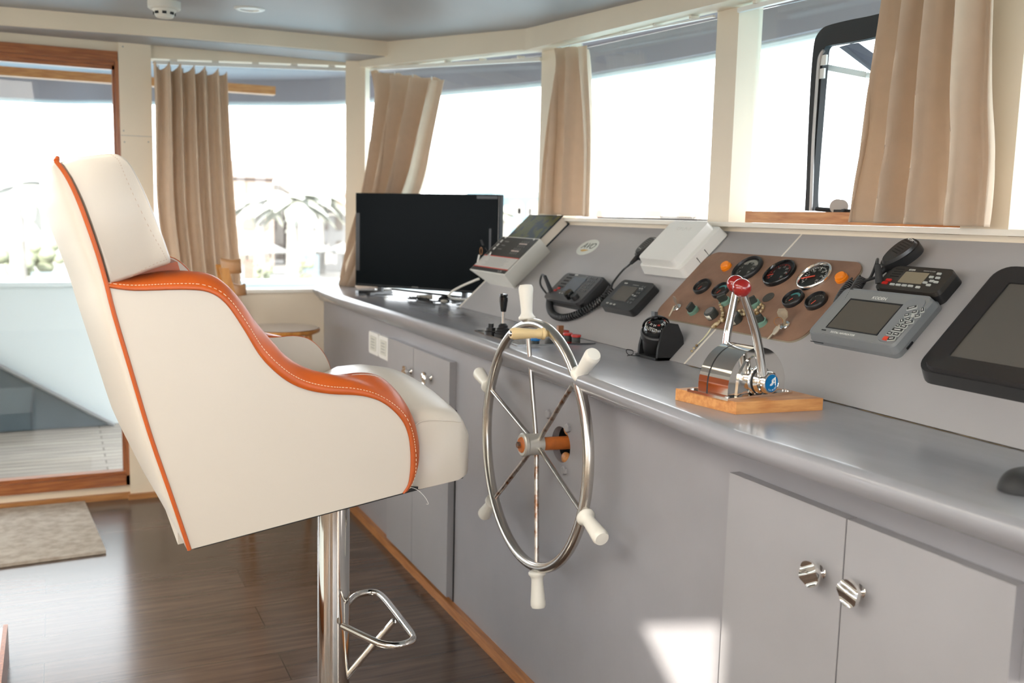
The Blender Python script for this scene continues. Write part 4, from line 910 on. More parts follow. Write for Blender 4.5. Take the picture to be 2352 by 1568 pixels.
mb = MB(); mb.tube([e0, e0.lerp(e1, .3), e0.lerp(e1, .7), e1], [.003, .0058, .0055, .0035], 10); fin(mb, 'long_bead', beadm, wb)
mb = MB(); g = [PP(*pan(x, y, c), c) for x, y, c in [(1633, 753, .010), (1628, 763, .006), (1616, 778, .003), (1602, 790, .003)]]
mb.tube(cat_rom(g, 5), .0009, 6); g2 = [p+Vector((0, .004*math.sin(i*1.1), .0)) for i, p in enumerate(g)]; mb.tube(cat_rom(g2, 5), .0009, 6); fin(mb, 'cord', cordm, wb)
for x, y in ((1600, 793), (1594, 799), (1589, 806)):
    mb = MB(); mb.ball(PP(*pan(x, y, .004), .004), .0034, (1, 1.2, 1), seg=10); fin(mb, 'tassel_bead', beadm, wb)
# ---- grey navigator
nv = thing('chart_navigator', 'grey plastic navigator with a brown-grey screen and a column of black and white buttons', 'navigator', PP(1.55, .2))
plate(nv, 'housing_back', navg, 1.682, 1.428, .139, .292, 0, .014, r=.012, bev=.002)
mb = MB(); mb.prism(rr(.254, .152, .014), .013, .034, PM(1.553, .2135), bev=.005, top=.955); fin(mb, 'housing_front', navg, nv)
mb = MB(); mb.prism(rr(.240, .140, .012), .030, .036, PM(1.547, .2115), bev=.003, top=.975); fin(mb, 'face', mat('navigator_face', (.235, .24, .24), .5), nv)
plate(nv, 'screen', mat('lcd_brown_grey', (.10, .088, .070), .14), 1.630, 1.487, .164, .249, .0362, .0368, r=.002, bev=0)
mb = MB(); M = PM(1.5585, .2065, .0366)
for a, b, c_, d in ((0, .0445, .148, .004), (0, -.0445, .148, .002), (-.073, 0, .002, .087), (.073, 0, .003, .087)): mb.box((a, b, 0), (c_, d, .0016), M)
fin(mb, 'screen_rim', blackm, nv)
text('TOTAL NAVIGATOR', .0078, PM(1.575, .1515, .0365), inkw, nv, shear=.15); text('KODEN', .0115, PM(1.557, .2625, .0365), inkw, nv)
mb = MB(); pbox(mb, 1.632, .1535, .0365, .012, .0025, .001); fin(mb, 'card_mark', blackm, nv)
mb = MB(); mb.prism(rr(.050, .128, .022), .034, .0385, PM(1.457, .2115), bev=.0015); fin(mb, 'keypad_rib', navg, nv)
keys = [((2006+686)/1, 0)]
kl = [(1991, 547, 0), ]
btn = [(2094, 706, .020, .006, .5), (2118, 711, .012, .006, -1.0), (2100, 716, .010, .006, .3), (2083, 723, .010, .006, .5), (2107, 725, .010, .006, .5), (2085, 732, .010, .006, .0), (2071, 736, .009, .007, -.9), (2087, 740, .018, .006, .4),
       (2062, 747, .008, .007, 0), (2075, 749, .014, .007, 0), (2061, 757, .026, .007, 0), (2043, 765, .011, .007, 0), (2058, 767, .013, .007, 0), (2047, 777, .015, .008, .3)]
for (x, y, a, b, rot) in btn:
    Y, t = pan(x, y, .041); M = PM(Y, t, .0385) @ Matrix.Rotation(rot, 4, 'Z')
    mb = MB(); mb.box((0, 0, .0012), (a+.002, b+.002, .0024), M, bev=.0007); g = fin(mb, 'button', mat('pale_key', (.48, .50, .47), .5), nv)
    mb = MB(); mb.box((0, .0004, .0026), (a, b, .0006), M); fin(mb, 'button_face', black, g)
    mb = MB(); mb.box((0, .0004, .0030), (a*.6, b*.28, .0004), M); fin(mb, 'button_mark', inkw, g)
Y, t = pan(2096, 724, .041); mb = MB(); mb.cyl(PP(Y, t, .0385), PP(Y, t, .041), .0042, seg=14); fin(mb, 'round_button', mat('pale_key', (.48, .50, .47), .5), nv)
Y, t = pan(2034, 776, .041); mb = MB(); mb.box((0, 0, .0015), (.012, .009, .003), PM(Y, t, .0385), bev=.001); lab(fin(mb, 'power_button', mat('red_key', (.75, .07, .03), .4), nv), 'red power button')
mb = MB(); pbox(mb, 1.66, .1385, .008, .04, .001, .0015); pbox(mb, 1.427, .175, .004, .002, .02, .004); fin(mb, 'card_slot', blackm, nv)
# ---- second radio
r2 = thing('marine_radio', 'compact black radio with tan display above the grey navigator', 'radio', PP(1.5, .32))
plate(r2, 'housing', black, 1.608, 1.432, .293, .372, 0, .030, r=.016, bev=.005, top=.96)
plate(r2, 'front_face', mat('radio_face', (.03, .026, .022), .4), 1.592, 1.425, .290, .362, .028, .038, r=.015, bev=.004, top=.97)
plate(r2, 'display', mat('lcd_tan', (.26, .22, .15), .25), 1.545, 1.482, .313, .346, .038, .0388, r=.002, bev=0)
mb = MB()
for k in range(4): pbox(mb, 1.566, .352-.0075*k, .0383, .024, .0028, .0008)
fin(mb, 'speaker_slots', blackm, r2)
pkeys(r2, 'button', mat('pale_key', (.48, .50, .47), .5), [(1.552-.0165*i, .3045) for i in range(4)], .012, .0045, .0375, .003)
pkeys(r2, 'button', mat('pale_key', (.48, .50, .47), .5), [(1.470, .335), (1.458, .346), (1.453, .334), (1.461, .324), (1.449, .322), (1.474, .318), (1.461, .312), (1.482, .303)], .010, .0048, .0375, .003)
pkeys(r2, 'red_key', redb, [(1.575, .307), (1.571, .316)], .014, .0065, .0375, .003)
text('ICOM', .0065, PM(1.533, .3515, .0385), inkw, r2); text('MARINE IC-M304', .0042, PM(1.487, .3515, .0385), inkg, r2)
mb = MB(); mb.cyl(PP(1.592, .307, .036), PP(1.602, .335, .065), .009, .0065, seg=12); fin(mb, 'plug', blackm, r2)
m2 = thing('clipped_microphone', 'large black fist microphone on a brass clip above the compact tan-display radio', 'microphone', PP(1.58, .4))
(my, mt) = pan(2064, 578, .045)
Mm = micbody(m2, my, mt, .022, -.35, 1.05, .095, .058)
text('ICOM', .008, Mm @ Matrix.Translation((0, .036, .0288)), inkw, m2)
coil([PP(*pan(x, y, c), c) for x, y, c in [(1962, 646, .02), (1944, 664, .018), (1929, 688, .016), (1923, 708, .016), (1930, 716, .022), (1944, 698, .024), (1960, 672, .024), (1980, 641, .022)]], .0095, .0028, 42, 'coiled_lead', m2)
mb = MB(); mb.tube(cat_rom([PP(*pan(1962, 646, .02), .02), PP(1.665, .300, .03), PP(1.648, .322, .025), Mm @ Vector((0, -.068, .006)), Mm @ Vector((0, -.042, .010))], 8), .0032, 8)
mb.tube(cat_rom([PP(1.602, .335, .065), PP(1.616, .352, .064), PP(1.632, .350, .045), PP(1.648, .330, .022), PP(*pan(1980, 641, .022), .022)], 8), .0034, 8); fin(mb, 'lead', black, m2)
mb = MB(); mb.cyl(Mm @ Vector((0, -.066, .006)), Mm @ Vector((0, -.040, .010)), .005, .0085, seg=12); fin(mb, 'strain_relief', blackm, m2)
mb = MB(); (cy_, ct_) = pan(2092, 592); mb.box((0, 0, .0), (.014, .060, .003), PM(cy_, ct_-.0, .002) @ Matrix.Rotation(-.35, 4, 'Z'), bev=.0008); mb.box((-.006, -.01, .008), (.012, .020, .012), PM(cy_, ct_-.01, .002), bev=.003); fin(mb, 'clip', brass, m2)
# ---- large display at the near end
bd = thing('chart_display', 'large black framed chart display at the near right end of the panel', 'display', PP(1.1, .25))
mb = MB(); mb.prism(rr(.42, .300, .035, 6), 0, .030, PM(1.143, .245), bev=.008, seg=3, top=.97); fin(mb, 'housing', black, bd, ang=50)
MO = PM(1.135, .243); o_ = rr(.400, .282, .034, 6); i_ = rr(.318, .200, .004, 6)
mb = MB(); n = len(o_); vs_ = [MO @ Vector((*p, .028)) for p in o_]+[MO @ Vector((p[0]*.985, p[1]*.98, .040)) for p in o_]+[MO @ Vector((*p, .034)) for p in i_]+[MO @ Vector((*p, .026)) for p in i_]
fs = [(r*n+i, r*n+(i+1) % n, (r+1)*n+(i+1) % n, (r+1)*n+i) for r in range(3) for i in range(n)]; mb.faces(vs_, fs); fin(mb, 'bezel', mat('bezel_black', (.020, .018, .018), .45), bd, ang=50)
mb = MB(); mb.box((0, 0, .030), (.320, .202, .001), MO); fin(mb, 'screen', greyscr, bd)
# ================================================================== THINGS ON THE WORKTOP
# ---- joystick panel
jp = thing('joystick_panel', 'polished thruster control plate with joystick and red and blue buttons behind the wheel', 'control panel', (1.33, 2.6, WZ))
jq = [onZ(1088, 760, WZ), onZ(1190, 795, WZ), onZ(1368, 790, WZ), onZ(1305, 752, WZ)]
jq[3] = Vector((1.405, 2.80, WZ)); jq[2] = Vector((1.405, 2.43, WZ)); jq[0] = Vector((1.18, 2.80, WZ)); jq[1] = Vector((1.165, 2.45, WZ))
mb = MB(); mb.hexa([Vector((p.x, p.y, WZ+.0005)) for p in jq]+[Vector((p.x, p.y, WZ+.004)) for p in jq]); fin(mb, 'plate', mat('mirror_plate', (.42, .43, .44), .10, 1), jp)
def jat(px, py): return onZ(px, py, WZ+.004)
for (px, py, m_, l_) in ((1323, 781, redb, 'red button'), (1304, 777, redb, 'red button'), (1296, 771, redb, 'red button'), (1229, 789, mat('blue_button', (.01, .18, .5), .3), 'blue button')):
    q = jat(px, py); mb = MB(); mb.cyl(q, q+Vector((0, 0, .009)), .0125, seg=20); fin(mb, 'button_collar', mat('aged_black', (.04, .045, .04), .5), jp)
    mb = MB(); mb.cyl(q+Vector((0, 0, .009)), q+Vector((0, 0, .017)), .0145, seg=22, bev=.002); lab(fin(mb, 'push_button', m_, jp), l_)
q = jat(1286, 772); mb = MB(); mb.box(q+Vector((0, 0, .018)), (.018, .012, .030), bev=.003); lab(fin(mb, 'toggle', mat('brown_toggle', (.30, .12, .05), .4), jp), 'brown toggle')
q = jat(1127, 768); mb = MB(); mb.lathe([(.019, 0), (.019, .010), (.015, .012), (.015, .022), (.009, .022), (.009, .034), (.0001, .034)], Matrix.Translation(q), 16); fin(mb, 'rotary_switch', black, jp)
q = jat(1155, 772); mb = MB(); mb.lathe([(.026, 0), (.026, .008), (.023, .010), (.0235, .015), (.019, .018), (.0195, .023), (.014, .027), (.0145, .032), (.009, .038), (.0001, .040)], Matrix.Translation(q), 24); fin(mb, 'joystick_boot', blackm, jp)
mb = MB(); mb.cyl(q+Vector((0, 0, .036)), q+Vector((0, 0, .082)), .0045, seg=12); fin(mb, 'joystick_rod', chrome, jp)
mb = MB(); mb.lathe([(.008, .074), (.0125, .105), (.0125, .117), (.0105, .119), (.0125, .122), (.0115, .127), (.0001, .128)], Matrix.Translation(q), 18); fin(mb, 'joystick_grip', blackg, jp)
q = jat(1190, 757); mb = MB(); mb.box(q+Vector((0, 0, .012)), (.02, .02, .024), bev=.002); fin(mb, 'small_switch', black, jp)
# ---- compass
cq = Vector((1.372, 2.128, WZ))
cp = thing('bracket_compass', 'black bracket-mounted ball compass on the worktop beneath the gauge board', 'compass', cq)
MC = Matrix.Translation(onY(1509, 768, 2.14)) @ Matrix.Rotation(-.15, 4, 'Y')
ctr = MC.translation; tl = Matrix.Translation(ctr) @ (Vector((-.32, -.42, 1)).normalized()).to_track_quat('Z', 'Y').to_matrix().to_4x4()
mb = MB(); mb.lathe([(.0001, -.066), (.024, -.066), (.033, -.060), (.037, -.04), (.0385, -.012), (.0385, -.004), (.043, -.004), (.043, .010), (.040, .014), (.035, .014)], tl, 32); fin(mb, 'housing', black, cp, ang=30)
mb = MB(); mb.lathe([(.036, .010)]+[(.036*math.cos(a), .010+.036*math.sin(a)) for a in np.linspace(.1, 1.5, 10)]+[(.0001, .046)], tl, 32); fin(mb, 'dome', blackg, cp, ang=80)
mb = MB()
for k in range(36):
    a = 2*math.pi*k/36; L = .006 if k % 3 else .009; el = .55; 
    for r0, r1 in ((.0365, .0365),):
        p0 = Vector((math.cos(a)*.0366*math.cos(el), math.sin(a)*.0366*math.cos(el), .010+.0366*math.sin(el))); p1 = Vector((math.cos(a)*.0366*math.cos(el+L*22), math.sin(a)*.0366*math.cos(el+L*22), .010+.0366*math.sin(el+L*22)))
        mb.tube([tl @ p0, tl @ p1], .0006, 4)
fin(mb, 'compass_scale', inkw, cp)
for k, s_ in enumerate(('N', '3', '6', 'E', '12', '15', 'S', '21', '24', 'W', '30', '33')):
    a = 2*math.pi*k/12+.3; el = 1.0; M = tl @ Matrix.Translation((math.cos(a)*.0372*math.cos(el), math.sin(a)*.0372*math.cos(el), .010+.0372*math.sin(el))) @ Vector((math.cos(a)*math.cos(el), math.sin(a)*math.cos(el), math.sin(el))).to_track_quat('Z', 'Y').to_matrix().to_4x4() @ Matrix.Rotation(math.pi/2 if False else 0, 4, 'Z')
    text(s_, .008, M, inkr if s_ in 'NESW' else inkw, cp, 'compass_figures', ext=.0001)
MB_ = Matrix.Translation((ctr.x+.008, ctr.y-.0, 0))
hood = []
mb = MB()
def hoodf(u, v):
    a = math.radians(-15+120*u)+1.0; el = math.radians(5+70*v); r = .0415; return tl @ Vector((math.cos(a)*r*math.cos(el), math.sin(a)*r*math.cos(el), .010+r*math.sin(el)))
mb.grid(hoodf, 18, 8); fin(mb, 'hood', black, cp, ang=60, solid=.003)
mb = MB(); q = tl @ Vector((math.cos(2.0)*.02, math.sin(2.0)*.02, .048)); mb.box(q, (.010, .016, .020), bev=.003); fin(mb, 'adjuster', mat('graphite_frame', (.07, .07, .075), .3), cp)
bpts = [(-.040, 0), (.040, 0), (.044, .02), (.038, .06), (.020, .094), (-.006, .098), (-.026, .08), (-.038, .03)]
mb = MB(); mb.prism(bpts, -.048, -.040, Matrix.Translation((ctr.x+.012, ctr.y, WZ)) @ Matrix(((1, 0, 0, 0), (0, 0, 1, 0), (0, 1, 0, 0), (0, 0, 0, 1))), bev=.003)
mb.prism(bpts, .040, .048, Matrix.Translation((ctr.x+.012, ctr.y, WZ)) @ Matrix(((1, 0, 0, 0), (0, 0, 1, 0), (0, 1, 0, 0), (0, 0, 0, 1))), bev=.003)
mb.box((ctr.x+.005, ctr.y, WZ+.004), (.078, .096, .007), bev=.002); fin(mb, 'bracket', blackm, cp)
mb = MB(); q = Vector((ctr.x-.046, ctr.y+.03, WZ+.004)); mb.tube(cat_rom([Vector((ctr.x-.02, ctr.y+.02, WZ+.006)), q, q+Vector((-.012, .016, .002)), q+Vector((-.008, .03, .012)), q+Vector((.006, .022, .010)), q+Vector((-.004, .006, .003)), q+Vector((-.024, .0, .001))], 6), .0013, 6); fin(mb, 'wire', blackm, cp)
# ---- wooden block under the throttle
zt_ = WZ+.024; bq = [Vector((1.155, 1.458, WZ)), Vector((1.351, 1.438, WZ)), Vector((1.335, 1.640, WZ)), Vector((1.128, 1.627, WZ))]
bq = [onZ(1690, 952, WZ), onZ(1889, 942, WZ), Vector((1.345, 1.615, WZ)), onZ(1551, 918, WZ)]
mb = MB(); mb.hexa([p+Vector((0, 0, .0003)) for p in bq]+[Vector((p.x, p.y, zt_)) for p in bq], bev=.004)
tag(fin(mb, 'mounting_block', pine), 'slab of orange pine lying on the worktop under the chrome engine throttle', 'wooden block')
# ---- throttle
tcx, tcy = 1.226, 1.541
th = thing('engine_throttle', 'chrome twin-lever engine throttle with two dark red ball knobs on a pine block', 'throttle', (tcx, tcy, zt_))
MT = Matrix.Translation((tcx, tcy, zt_)) @ Matrix.Rotation(.13, 4, 'Z') @ Matrix(((1, 0, 0, 0), (0, 0, 1, 0), (0, 1, 0, 0), (0, 0, 0, 1)))   # local x->X, y->Z, z->Y
mb = MB(); mb.box((0, .0028, 0), (.178, .005, .112), MT, bev=.0018); fin(mb, 'base_flange', chrome, th)
def dome(r, h, n=26): return [(-r, .003)]+[(r*math.cos(math.pi-math.pi*k/n), .020+(h-.020)*math.sin(math.pi-math.pi*k/n)) for k in range(n+1)]+[(r, .003)]
mb = MB(); mb.prism(dome(.078, .097), -.044, .010, MT, bev=.007, seg=4); fin(mb, 'housing', chrome, th, ang=40)
mb = MB(); mb.prism(dome(.0775, .0965), .009, .015, MT); fin(mb, 'gasket', blackm, th)
mb = MB(); mb.prism(dome(.078, .097), .014, .037, MT, bev=.006, seg=3); fin(mb, 'rear_housing', chrome, th, ang=40)
mb = MB(); mb.prism([(-.056, .006), (-.053, .045), (-.036, .070), (-.010, .083), (-.002, .078), (.001, .03)], -.0475, -.043, MT, bev=.003); fin(mb, 'raised_rib', chrome, th)
hubp = Vector((.001, .032, -.044)); MH = MT @ Matrix.Translation(hubp) @ Matrix.Rotation(math.pi, 4, 'X')
mb = MB(); mb.lathe([(.030, 0), (.0305, .004), (.0275, .006), (.0001, .006)], MH, 36); fin(mb, 'hub_collar', chrome, th)
mb = MB(); mb.lathe([(.0262, .005), (.0262, .0085), (.0001, .0085)], MH, 36); fin(mb, 'hub_seal', blackm, th)
mb = MB(); mb.lathe([(.0235, .004), (.025, .011), (.0225, .014), (.0205, .017), (.0215, .020), (.0215, .034), (.020, .0365), (.0185, .037), (.0180, .0362), (.0001, .0362)], MH, 40); fin(mb, 'lever_hub', chrome, th, ang=40)
mb = MB(); mb.lathe([(.0001, .0368), (.0168, .0368)], MH, 40); g = lab(fin(mb, 'hub_badge', logoblue, th), 'blue badge with white monogram')
ML = MT @ Matrix.Translation(hubp+Vector((0, 0, -.0371)))
MLt = Matrix.Translation(ML.translation) @ Matrix((MT.to_3x3() @ Vector((1, 0, 0)), MT.to_3x3() @ Vector((0, 1, 0)), MT.to_3x3() @ Vector((0, 0, -1)))).transposed().to_4x4()
text('A', .024, MLt @ Matrix.Translation((.003, .0025, 0)), inkw, g, 'badge_monogram', shear=.35)
text('S', .020, MLt @ Matrix.Translation((-.002, .0015, .0002)), inkw, g, 'badge_monogram', shear=.5)
for k, c_ in enumerate('S.A. MI-TECH'):
    a = math.radians(238+k*8.2); text(c_, .0040, MLt @ Matrix.Translation((.0138*math.cos(a), .0138*math.sin(a), 0)) @ Matrix.Rotation(a+math.pi/2, 4, 'Z'), inkw, g, 'badge_lettering', ext=.0001)
yl = (MT @ Vector((.008, 0, -.071))).y; yr = (MT @ Vector((-.02, 0, .060))).y
def lever(path, y): 
    pts = cat_rom([onY(*p, y) for p in path], 6); n = len(pts); mb = MB(); mb.tube(pts, [.0066+.0030*i/(n-1) for i in range(n)], 16); fin(mb, 'lever', chrome, th, ang=80)
lever([(1705, 668), (1713, 692), (1725, 727), (1735, 761), (1744, 807), (1752, 862)], yl)
mb = MB(); mb.ball(onY(1704, 661, yl), .0178, seg=32); fin(mb, 'ball_knob', red, th, ang=80)
lever([(1691, 660), (1686, 690), (1677, 735), (1671, 765), (1667, 800), (1666, 830)], yr)
mb = MB(); mb.ball(onY(1690, 652, yr), .0182, seg=32); fin(mb, 'ball_knob', red, th, ang=80)
q = onY(1667, 815, yr); mb = MB(); mb.lathe([(.022, -.012), (.024, -.008), (.024, .010), (.021, .014), (.0001, .014)], Matrix.Translation((q.x, yr, q.z-.012)) @ Matrix.Rotation(-math.pi/2, 4, 'X'), 30); fin(mb, 'lever_hub', chrome, th)
for dx in (-.083, .083):
    for dz in (-.048, .048): mb = MB(); mb.cyl(MT @ Vector((dx, .005, dz)), MT @ Vector((dx, .0075, dz)), .0042, seg=10); fin(mb, 'screw', steel, th)
# ---- mouse at the right edge
mo = thing('computer_mouse', 'dark rounded computer mouse on the worktop at the right edge of the picture', 'mouse', (1.23, .905, WZ))
mb = MB(); mb.grid(lambda u, v: Vector((1.223, .893, WZ+.001))+Vector((.050*math.cos(2*math.pi*u)*math.cos(v*math.pi/2)**.6, .034*math.sin(2*math.pi*u)*math.cos(v*math.pi/2)**.6, .030*math.sin(v*math.pi/2))), 32, 10, close_u=True); fin(mb, 'shell', mat('dark_grey_plastic', (.03, .03, .03), .5, spec=.25), mo, ang=80)
mb = MB(); mb.cyl((1.262, .885, WZ+.022), (1.262, .901, WZ+.022), .006, seg=12); fin(mb, 'scroll_wheel', blackm, mo)
# ---- television
tl0, tl1 = atD(819, 441, 4.35), atD(1150, 449, 4.00); bl0, bl1 = atD(816, 664, 4.35), atD(1141, 694, 4.00)
ex = (tl1-tl0); ex.z = 0; W_ = ex.length; ex.normalize(); en = Vector((ex.y, -ex.x, 0)); en = -en if en.y > 0 else en
ezz = Vector((0, 0, 1)); zb_, zt2 = 1.018, (tl0.z+tl1.z)/2
MTV = Matrix((ex, ezz, en)).transposed().to_4x4(); MTV.translation = Vector(((tl0.x+tl1.x)/2, (tl0.y+tl1.y)/2, 0))
tv = thing('television', 'black flat television on the far end of the worktop with peeling protective film', 'television', (MTV.translation.x, MTV.translation.y, WZ))
hc_ = (zb_+zt2)/2; hh = zt2-zb_
mb = MB(); mb.box((0, hc_, -.010), (W_, hh, .030), MTV, bev=.003); fin(mb, 'casing', tvscr, tv)
mb = MB(); mb.box((0, hc_, -.035), (W_*.7, hh*.6, .03), MTV, bev=.01); fin(mb, 'rear_casing', black, tv)
mb = MB(); mb.box((0, hc_+.008, .0055), (W_-.018, hh-.034, .001), MTV); fin(mb, 'screen', tvscr, tv)
mb = MB(); mb.box((-W_/2+.012, hc_-.01, .0065), (.022, hh*.62, .0006), MTV); mb.box((W_/2-.030, hc_-.06, .0065), (.010, hh*.60, .0006), MTV @ Matrix.Rotation(.01, 4, 'Z')); mb.box((W_/2-.06, zt2-.012, .0065), (.10, .012, .0006), MTV); mb.box((0, zb_+.008, .0065), (W_-.01, .003, .0006), MTV); fin(mb, 'protective_film', film, tv)
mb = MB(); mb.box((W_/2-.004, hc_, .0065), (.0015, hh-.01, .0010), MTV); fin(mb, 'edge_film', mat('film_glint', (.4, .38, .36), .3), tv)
text('SAMSUNG', .0075, MTV @ Matrix.Translation((-.045, zb_+.010, .0068)), inkg, tv)
for sx in (-.24, .20):
    mb = MB(); mb.hexa([MTV @ Vector(p) for p in [(sx-.012, WZ+.001, -.09), (sx+.012, WZ+.001, -.09), (sx+.012, WZ+.001, .085), (sx-.012, WZ+.001, .085), (sx-.010, WZ+.012, -.085), (sx+.010, WZ+.012, -.085), (sx+.010, WZ+.012, .08), (sx-.010, WZ+.012, .08)]], bev=.002); mb.box((sx, WZ+.026, -.008), (.022, .034, .016), MTV, bev=.002); fin(mb, 'foot', black, tv)
# clutter beneath the screen
def under(px, py, z=WZ): return onZ(px, py, z)
q = under(975, 688); mb = MB(); mb.box(Vector((q.x, q.y, WZ+.011)), (.06, .04, .018), bev=.003); a = fin(mb, 'adapter_box', mat('beige_box', (.36, .34, .29), .5)); tag(a, 'small beige and black adapter box on the worktop under the television', 'adapter')
q = under(880, 672); mb = MB(); mb.box(Vector((q.x, q.y, WZ+.010)), (.07, .035, .018), bev=.006); a = fin(mb, 'signal_splitter', mat('silver_box', (.55, .54, .50), .3, .6)); tag(a, 'shiny metal splitter on the worktop below the left half of the television', 'splitter')
q = under(842, 673); mb = MB(); mb.box(Vector((q.x, q.y, WZ+.007)), (.09, .05, .012), bev=.003); a = fin(mb, 'power_brick', black); tag(a, 'flat black power brick at the far left corner of the worktop', 'power supply')
q = under(845, 668); mb = MB(); mb.box(Vector((q.x, q.y+.02, WZ+.021)), (.10, .03, .012), Matrix.Identity(4), bev=.002); a = fin(mb, 'wood_offcut', mat('tan_offcut', (.50, .38, .28), .7)); tag(a, 'thin tan wood offcut lying on the power brick under the curtain', 'wood')
ms = thing('round_gadget', 'small black round gadget with a pale front on the worktop beneath the television', 'gadget', Vector((under(1020, 698).x, under(1020, 698).y, WZ)))
q = under(1020, 697); mb = MB(); mb.ball(Vector((q.x, q.y, WZ+.016)), .026, (1, 1, .6)); fin(mb, 'shell', blackg, ms)
dv = (Vector((0, 0, CAMH))-q); dv.z = 0; dv.normalize(); mb = MB(); mb.ball(Vector((q.x, q.y, WZ+.012))+dv*.014, .016, (1, 1, .6)); fin(mb, 'pale_front', mat('beige_box', (.36, .34, .29), .5), ms)
mb = MB()
for k in range(4):
    p = [under(930+60*rg.random(), 686+4*rg.random(), WZ+.004) for _ in range(5)]; p.sort(key=lambda v: v.x); mb.tube(cat_rom([Vector((v.x, v.y, WZ+.005+.010*rg.random())) for v in p], 6), .0025, 6)
p = [under(x, y, WZ+.006) for x, y in [(960, 688), (1000, 692), (1040, 688), (1070, 690), (1062, 698), (1050, 700)]]; mb.tube(cat_rom(p, 6), .004, 8)
p = [under(x, y, WZ+.006) for x, y in [(862, 676), (900, 678), (940, 684), (975, 694), (1000, 696)]]; mb.tube(cat_rom(p, 6), .002, 8)
tag(fin(mb, 'cable_tangle', black), 'tangle of thin black cables on the worktop under the television', 'cables', kind='stuff')
# notebook on the window ledge
q0, q1 = onX(1500, 503, 1.85), onX(1598, 503, 1.80)
nb = thing('notebook', 'dark spiral notebook lying open on the window ledge between curtain and post', 'notebook', (1.83, (q0.y+q1.y)/2, 1.344))
mb = MB(); mb.box(((1.835), (q0.y+q1.y)/2+.14, 1.3475), (.075, abs(q0.y-q1.y)+.30, .005), bev=.001); fin(mb, 'pages', mat('grey_cover', (.16, .15, .15), .6), nb)
mb = MB(); L_n = [Vector((1.80+.0035*math.cos(k*.9), q1.y+.004+k*.0013, 1.351+.0055*math.sin(k*.9))) for k in range(150)]; mb.tube(L_n, .0009, 5); fin(mb, 'spiral_binding', mat('dark_wire', (.12, .11, .11), .4, .5), nb)
# ================================================================== CURTAINS
def curtain(name, label, L, R, n, fn, nrm, folds, amp0, amp1, seed, zdip=.012, grp=None, hem=.0):
    rgx = random.Random(seed); ph = [rgx.uniform(0, 6.28) for _ in range(6)]
    Lp = cat_rom([fn(*p) for p in L], 6); Rp = cat_rom([fn(*p) for p in R], 6)
    def at(P, v):
        k = v*(len(P)-1); i = int(min(k, len(P)-2)); return P[i].lerp(P[i+1], k-i)
    nrm = Vector(nrm).normalized()
    def f(u, v):
        a, b = at(Lp, v), at(Rp, v); amp = amp0+(amp1-amp0)*min(1, v*1.3)
        ph_ = 2*math.pi*folds*u+ph[0]+.5*math.sin(2.2*v+ph[1])
        us = u+.20/folds*math.sin(ph_*1.0+1.2)*min(1, .4+v)+.06/folds*math.sin(2*math.pi*folds*.5*u+ph[2])
        us = min(1, max(0, us)) if 0 < u < 1 else u
        e = min(1, u*6, (1-u)*6)
        off = amp*(math.sin(ph_)+.35*math.sin(2*ph_*.5+ph[3]+v)+.22*math.sin(3.1*ph_+ph[4]+2*v))*(.35+.65*e)
        p = a.lerp(b, us)+nrm*off
        if v < .08: p.z -= zdip*abs(math.sin(math.pi*folds*u+ph[5]))*(1-v/.08)
        return p
    root = thing(name, label, 'curtain', at(Lp, 1).lerp(at(Rp, 1), .5), grp)
    mb = MB(); mb.grid(f, folds*18, 46); fin(mb, 'cloth', cloth, root, ang=80, solid=.0022)
    mb = MB()
    for k in range(max(3, folds)):
        u = (k+.5)/max(3, folds); p = f(u, 0); mb.tube([p+Vector((0, 0, -.006)), p+Vector((0, 0, .010)), p+Vector((0, 0, .016))], .0025, 6)
    fin(mb, 'hook', whitep, root)
    return root
curtain('curtain', 'taupe curtain with deep vertical folds hanging between the door post and the side window',
        [(352, 140), (356, 230), (357, 340), (360, 470), (378, 600), (395, 720)], [(520, 160), (522, 200), (527, 300), (536, 440), (548, 590), (553, 665), (555, 720)], 0, lambda x, y: onY(x, y, YL-.075), (0, -1, 0), 6, .034, .046, 1, .030)
curtain('curtain', 'taupe curtain bunched at the corner post and falling behind the black television',
        [(850, 158), (858, 215), (852, 300), (838, 430), (812, 560), (797, 660)], [(1018, 178), (1008, 225), (990, 310), (962, 430), (900, 560), (845, 662)], 0, lambda x, y: onA(x, y, .065), (-1, -.35, 0), 4, .045, .062, 5, .02)
curtain('curtain', 'pale taupe curtain gathered to a narrow strip at the post above the junction cover',
        [(1273, 112), (1280, 150), (1270, 210), (1258, 300), (1249, 400), (1243, 491)], [(1348, 104), (1350, 150), (1354, 200), (1359, 300), (1359, 400), (1356, 498)], 0, lambda x, y: onX(x, y, XF-.045), (-1, 0, 0), 3, .026, .030, 9, .010)
curtain('curtain', 'wide beige curtain at the right side of the picture hanging over the opened window',
        [(2050, -90), (2036, -10), (2018, 110), (2000, 230), (1984, 350), (1969, 440), (1959, 510)], [(2276, -90), (2276, -10), (2273, 110), (2272, 230), (2279, 350), (2277, 440), (2271, 521)], 0, lambda x, y: onX(x, y, XF-.065), (-1, 0, 0), 4, .028, .036, 14, .01)
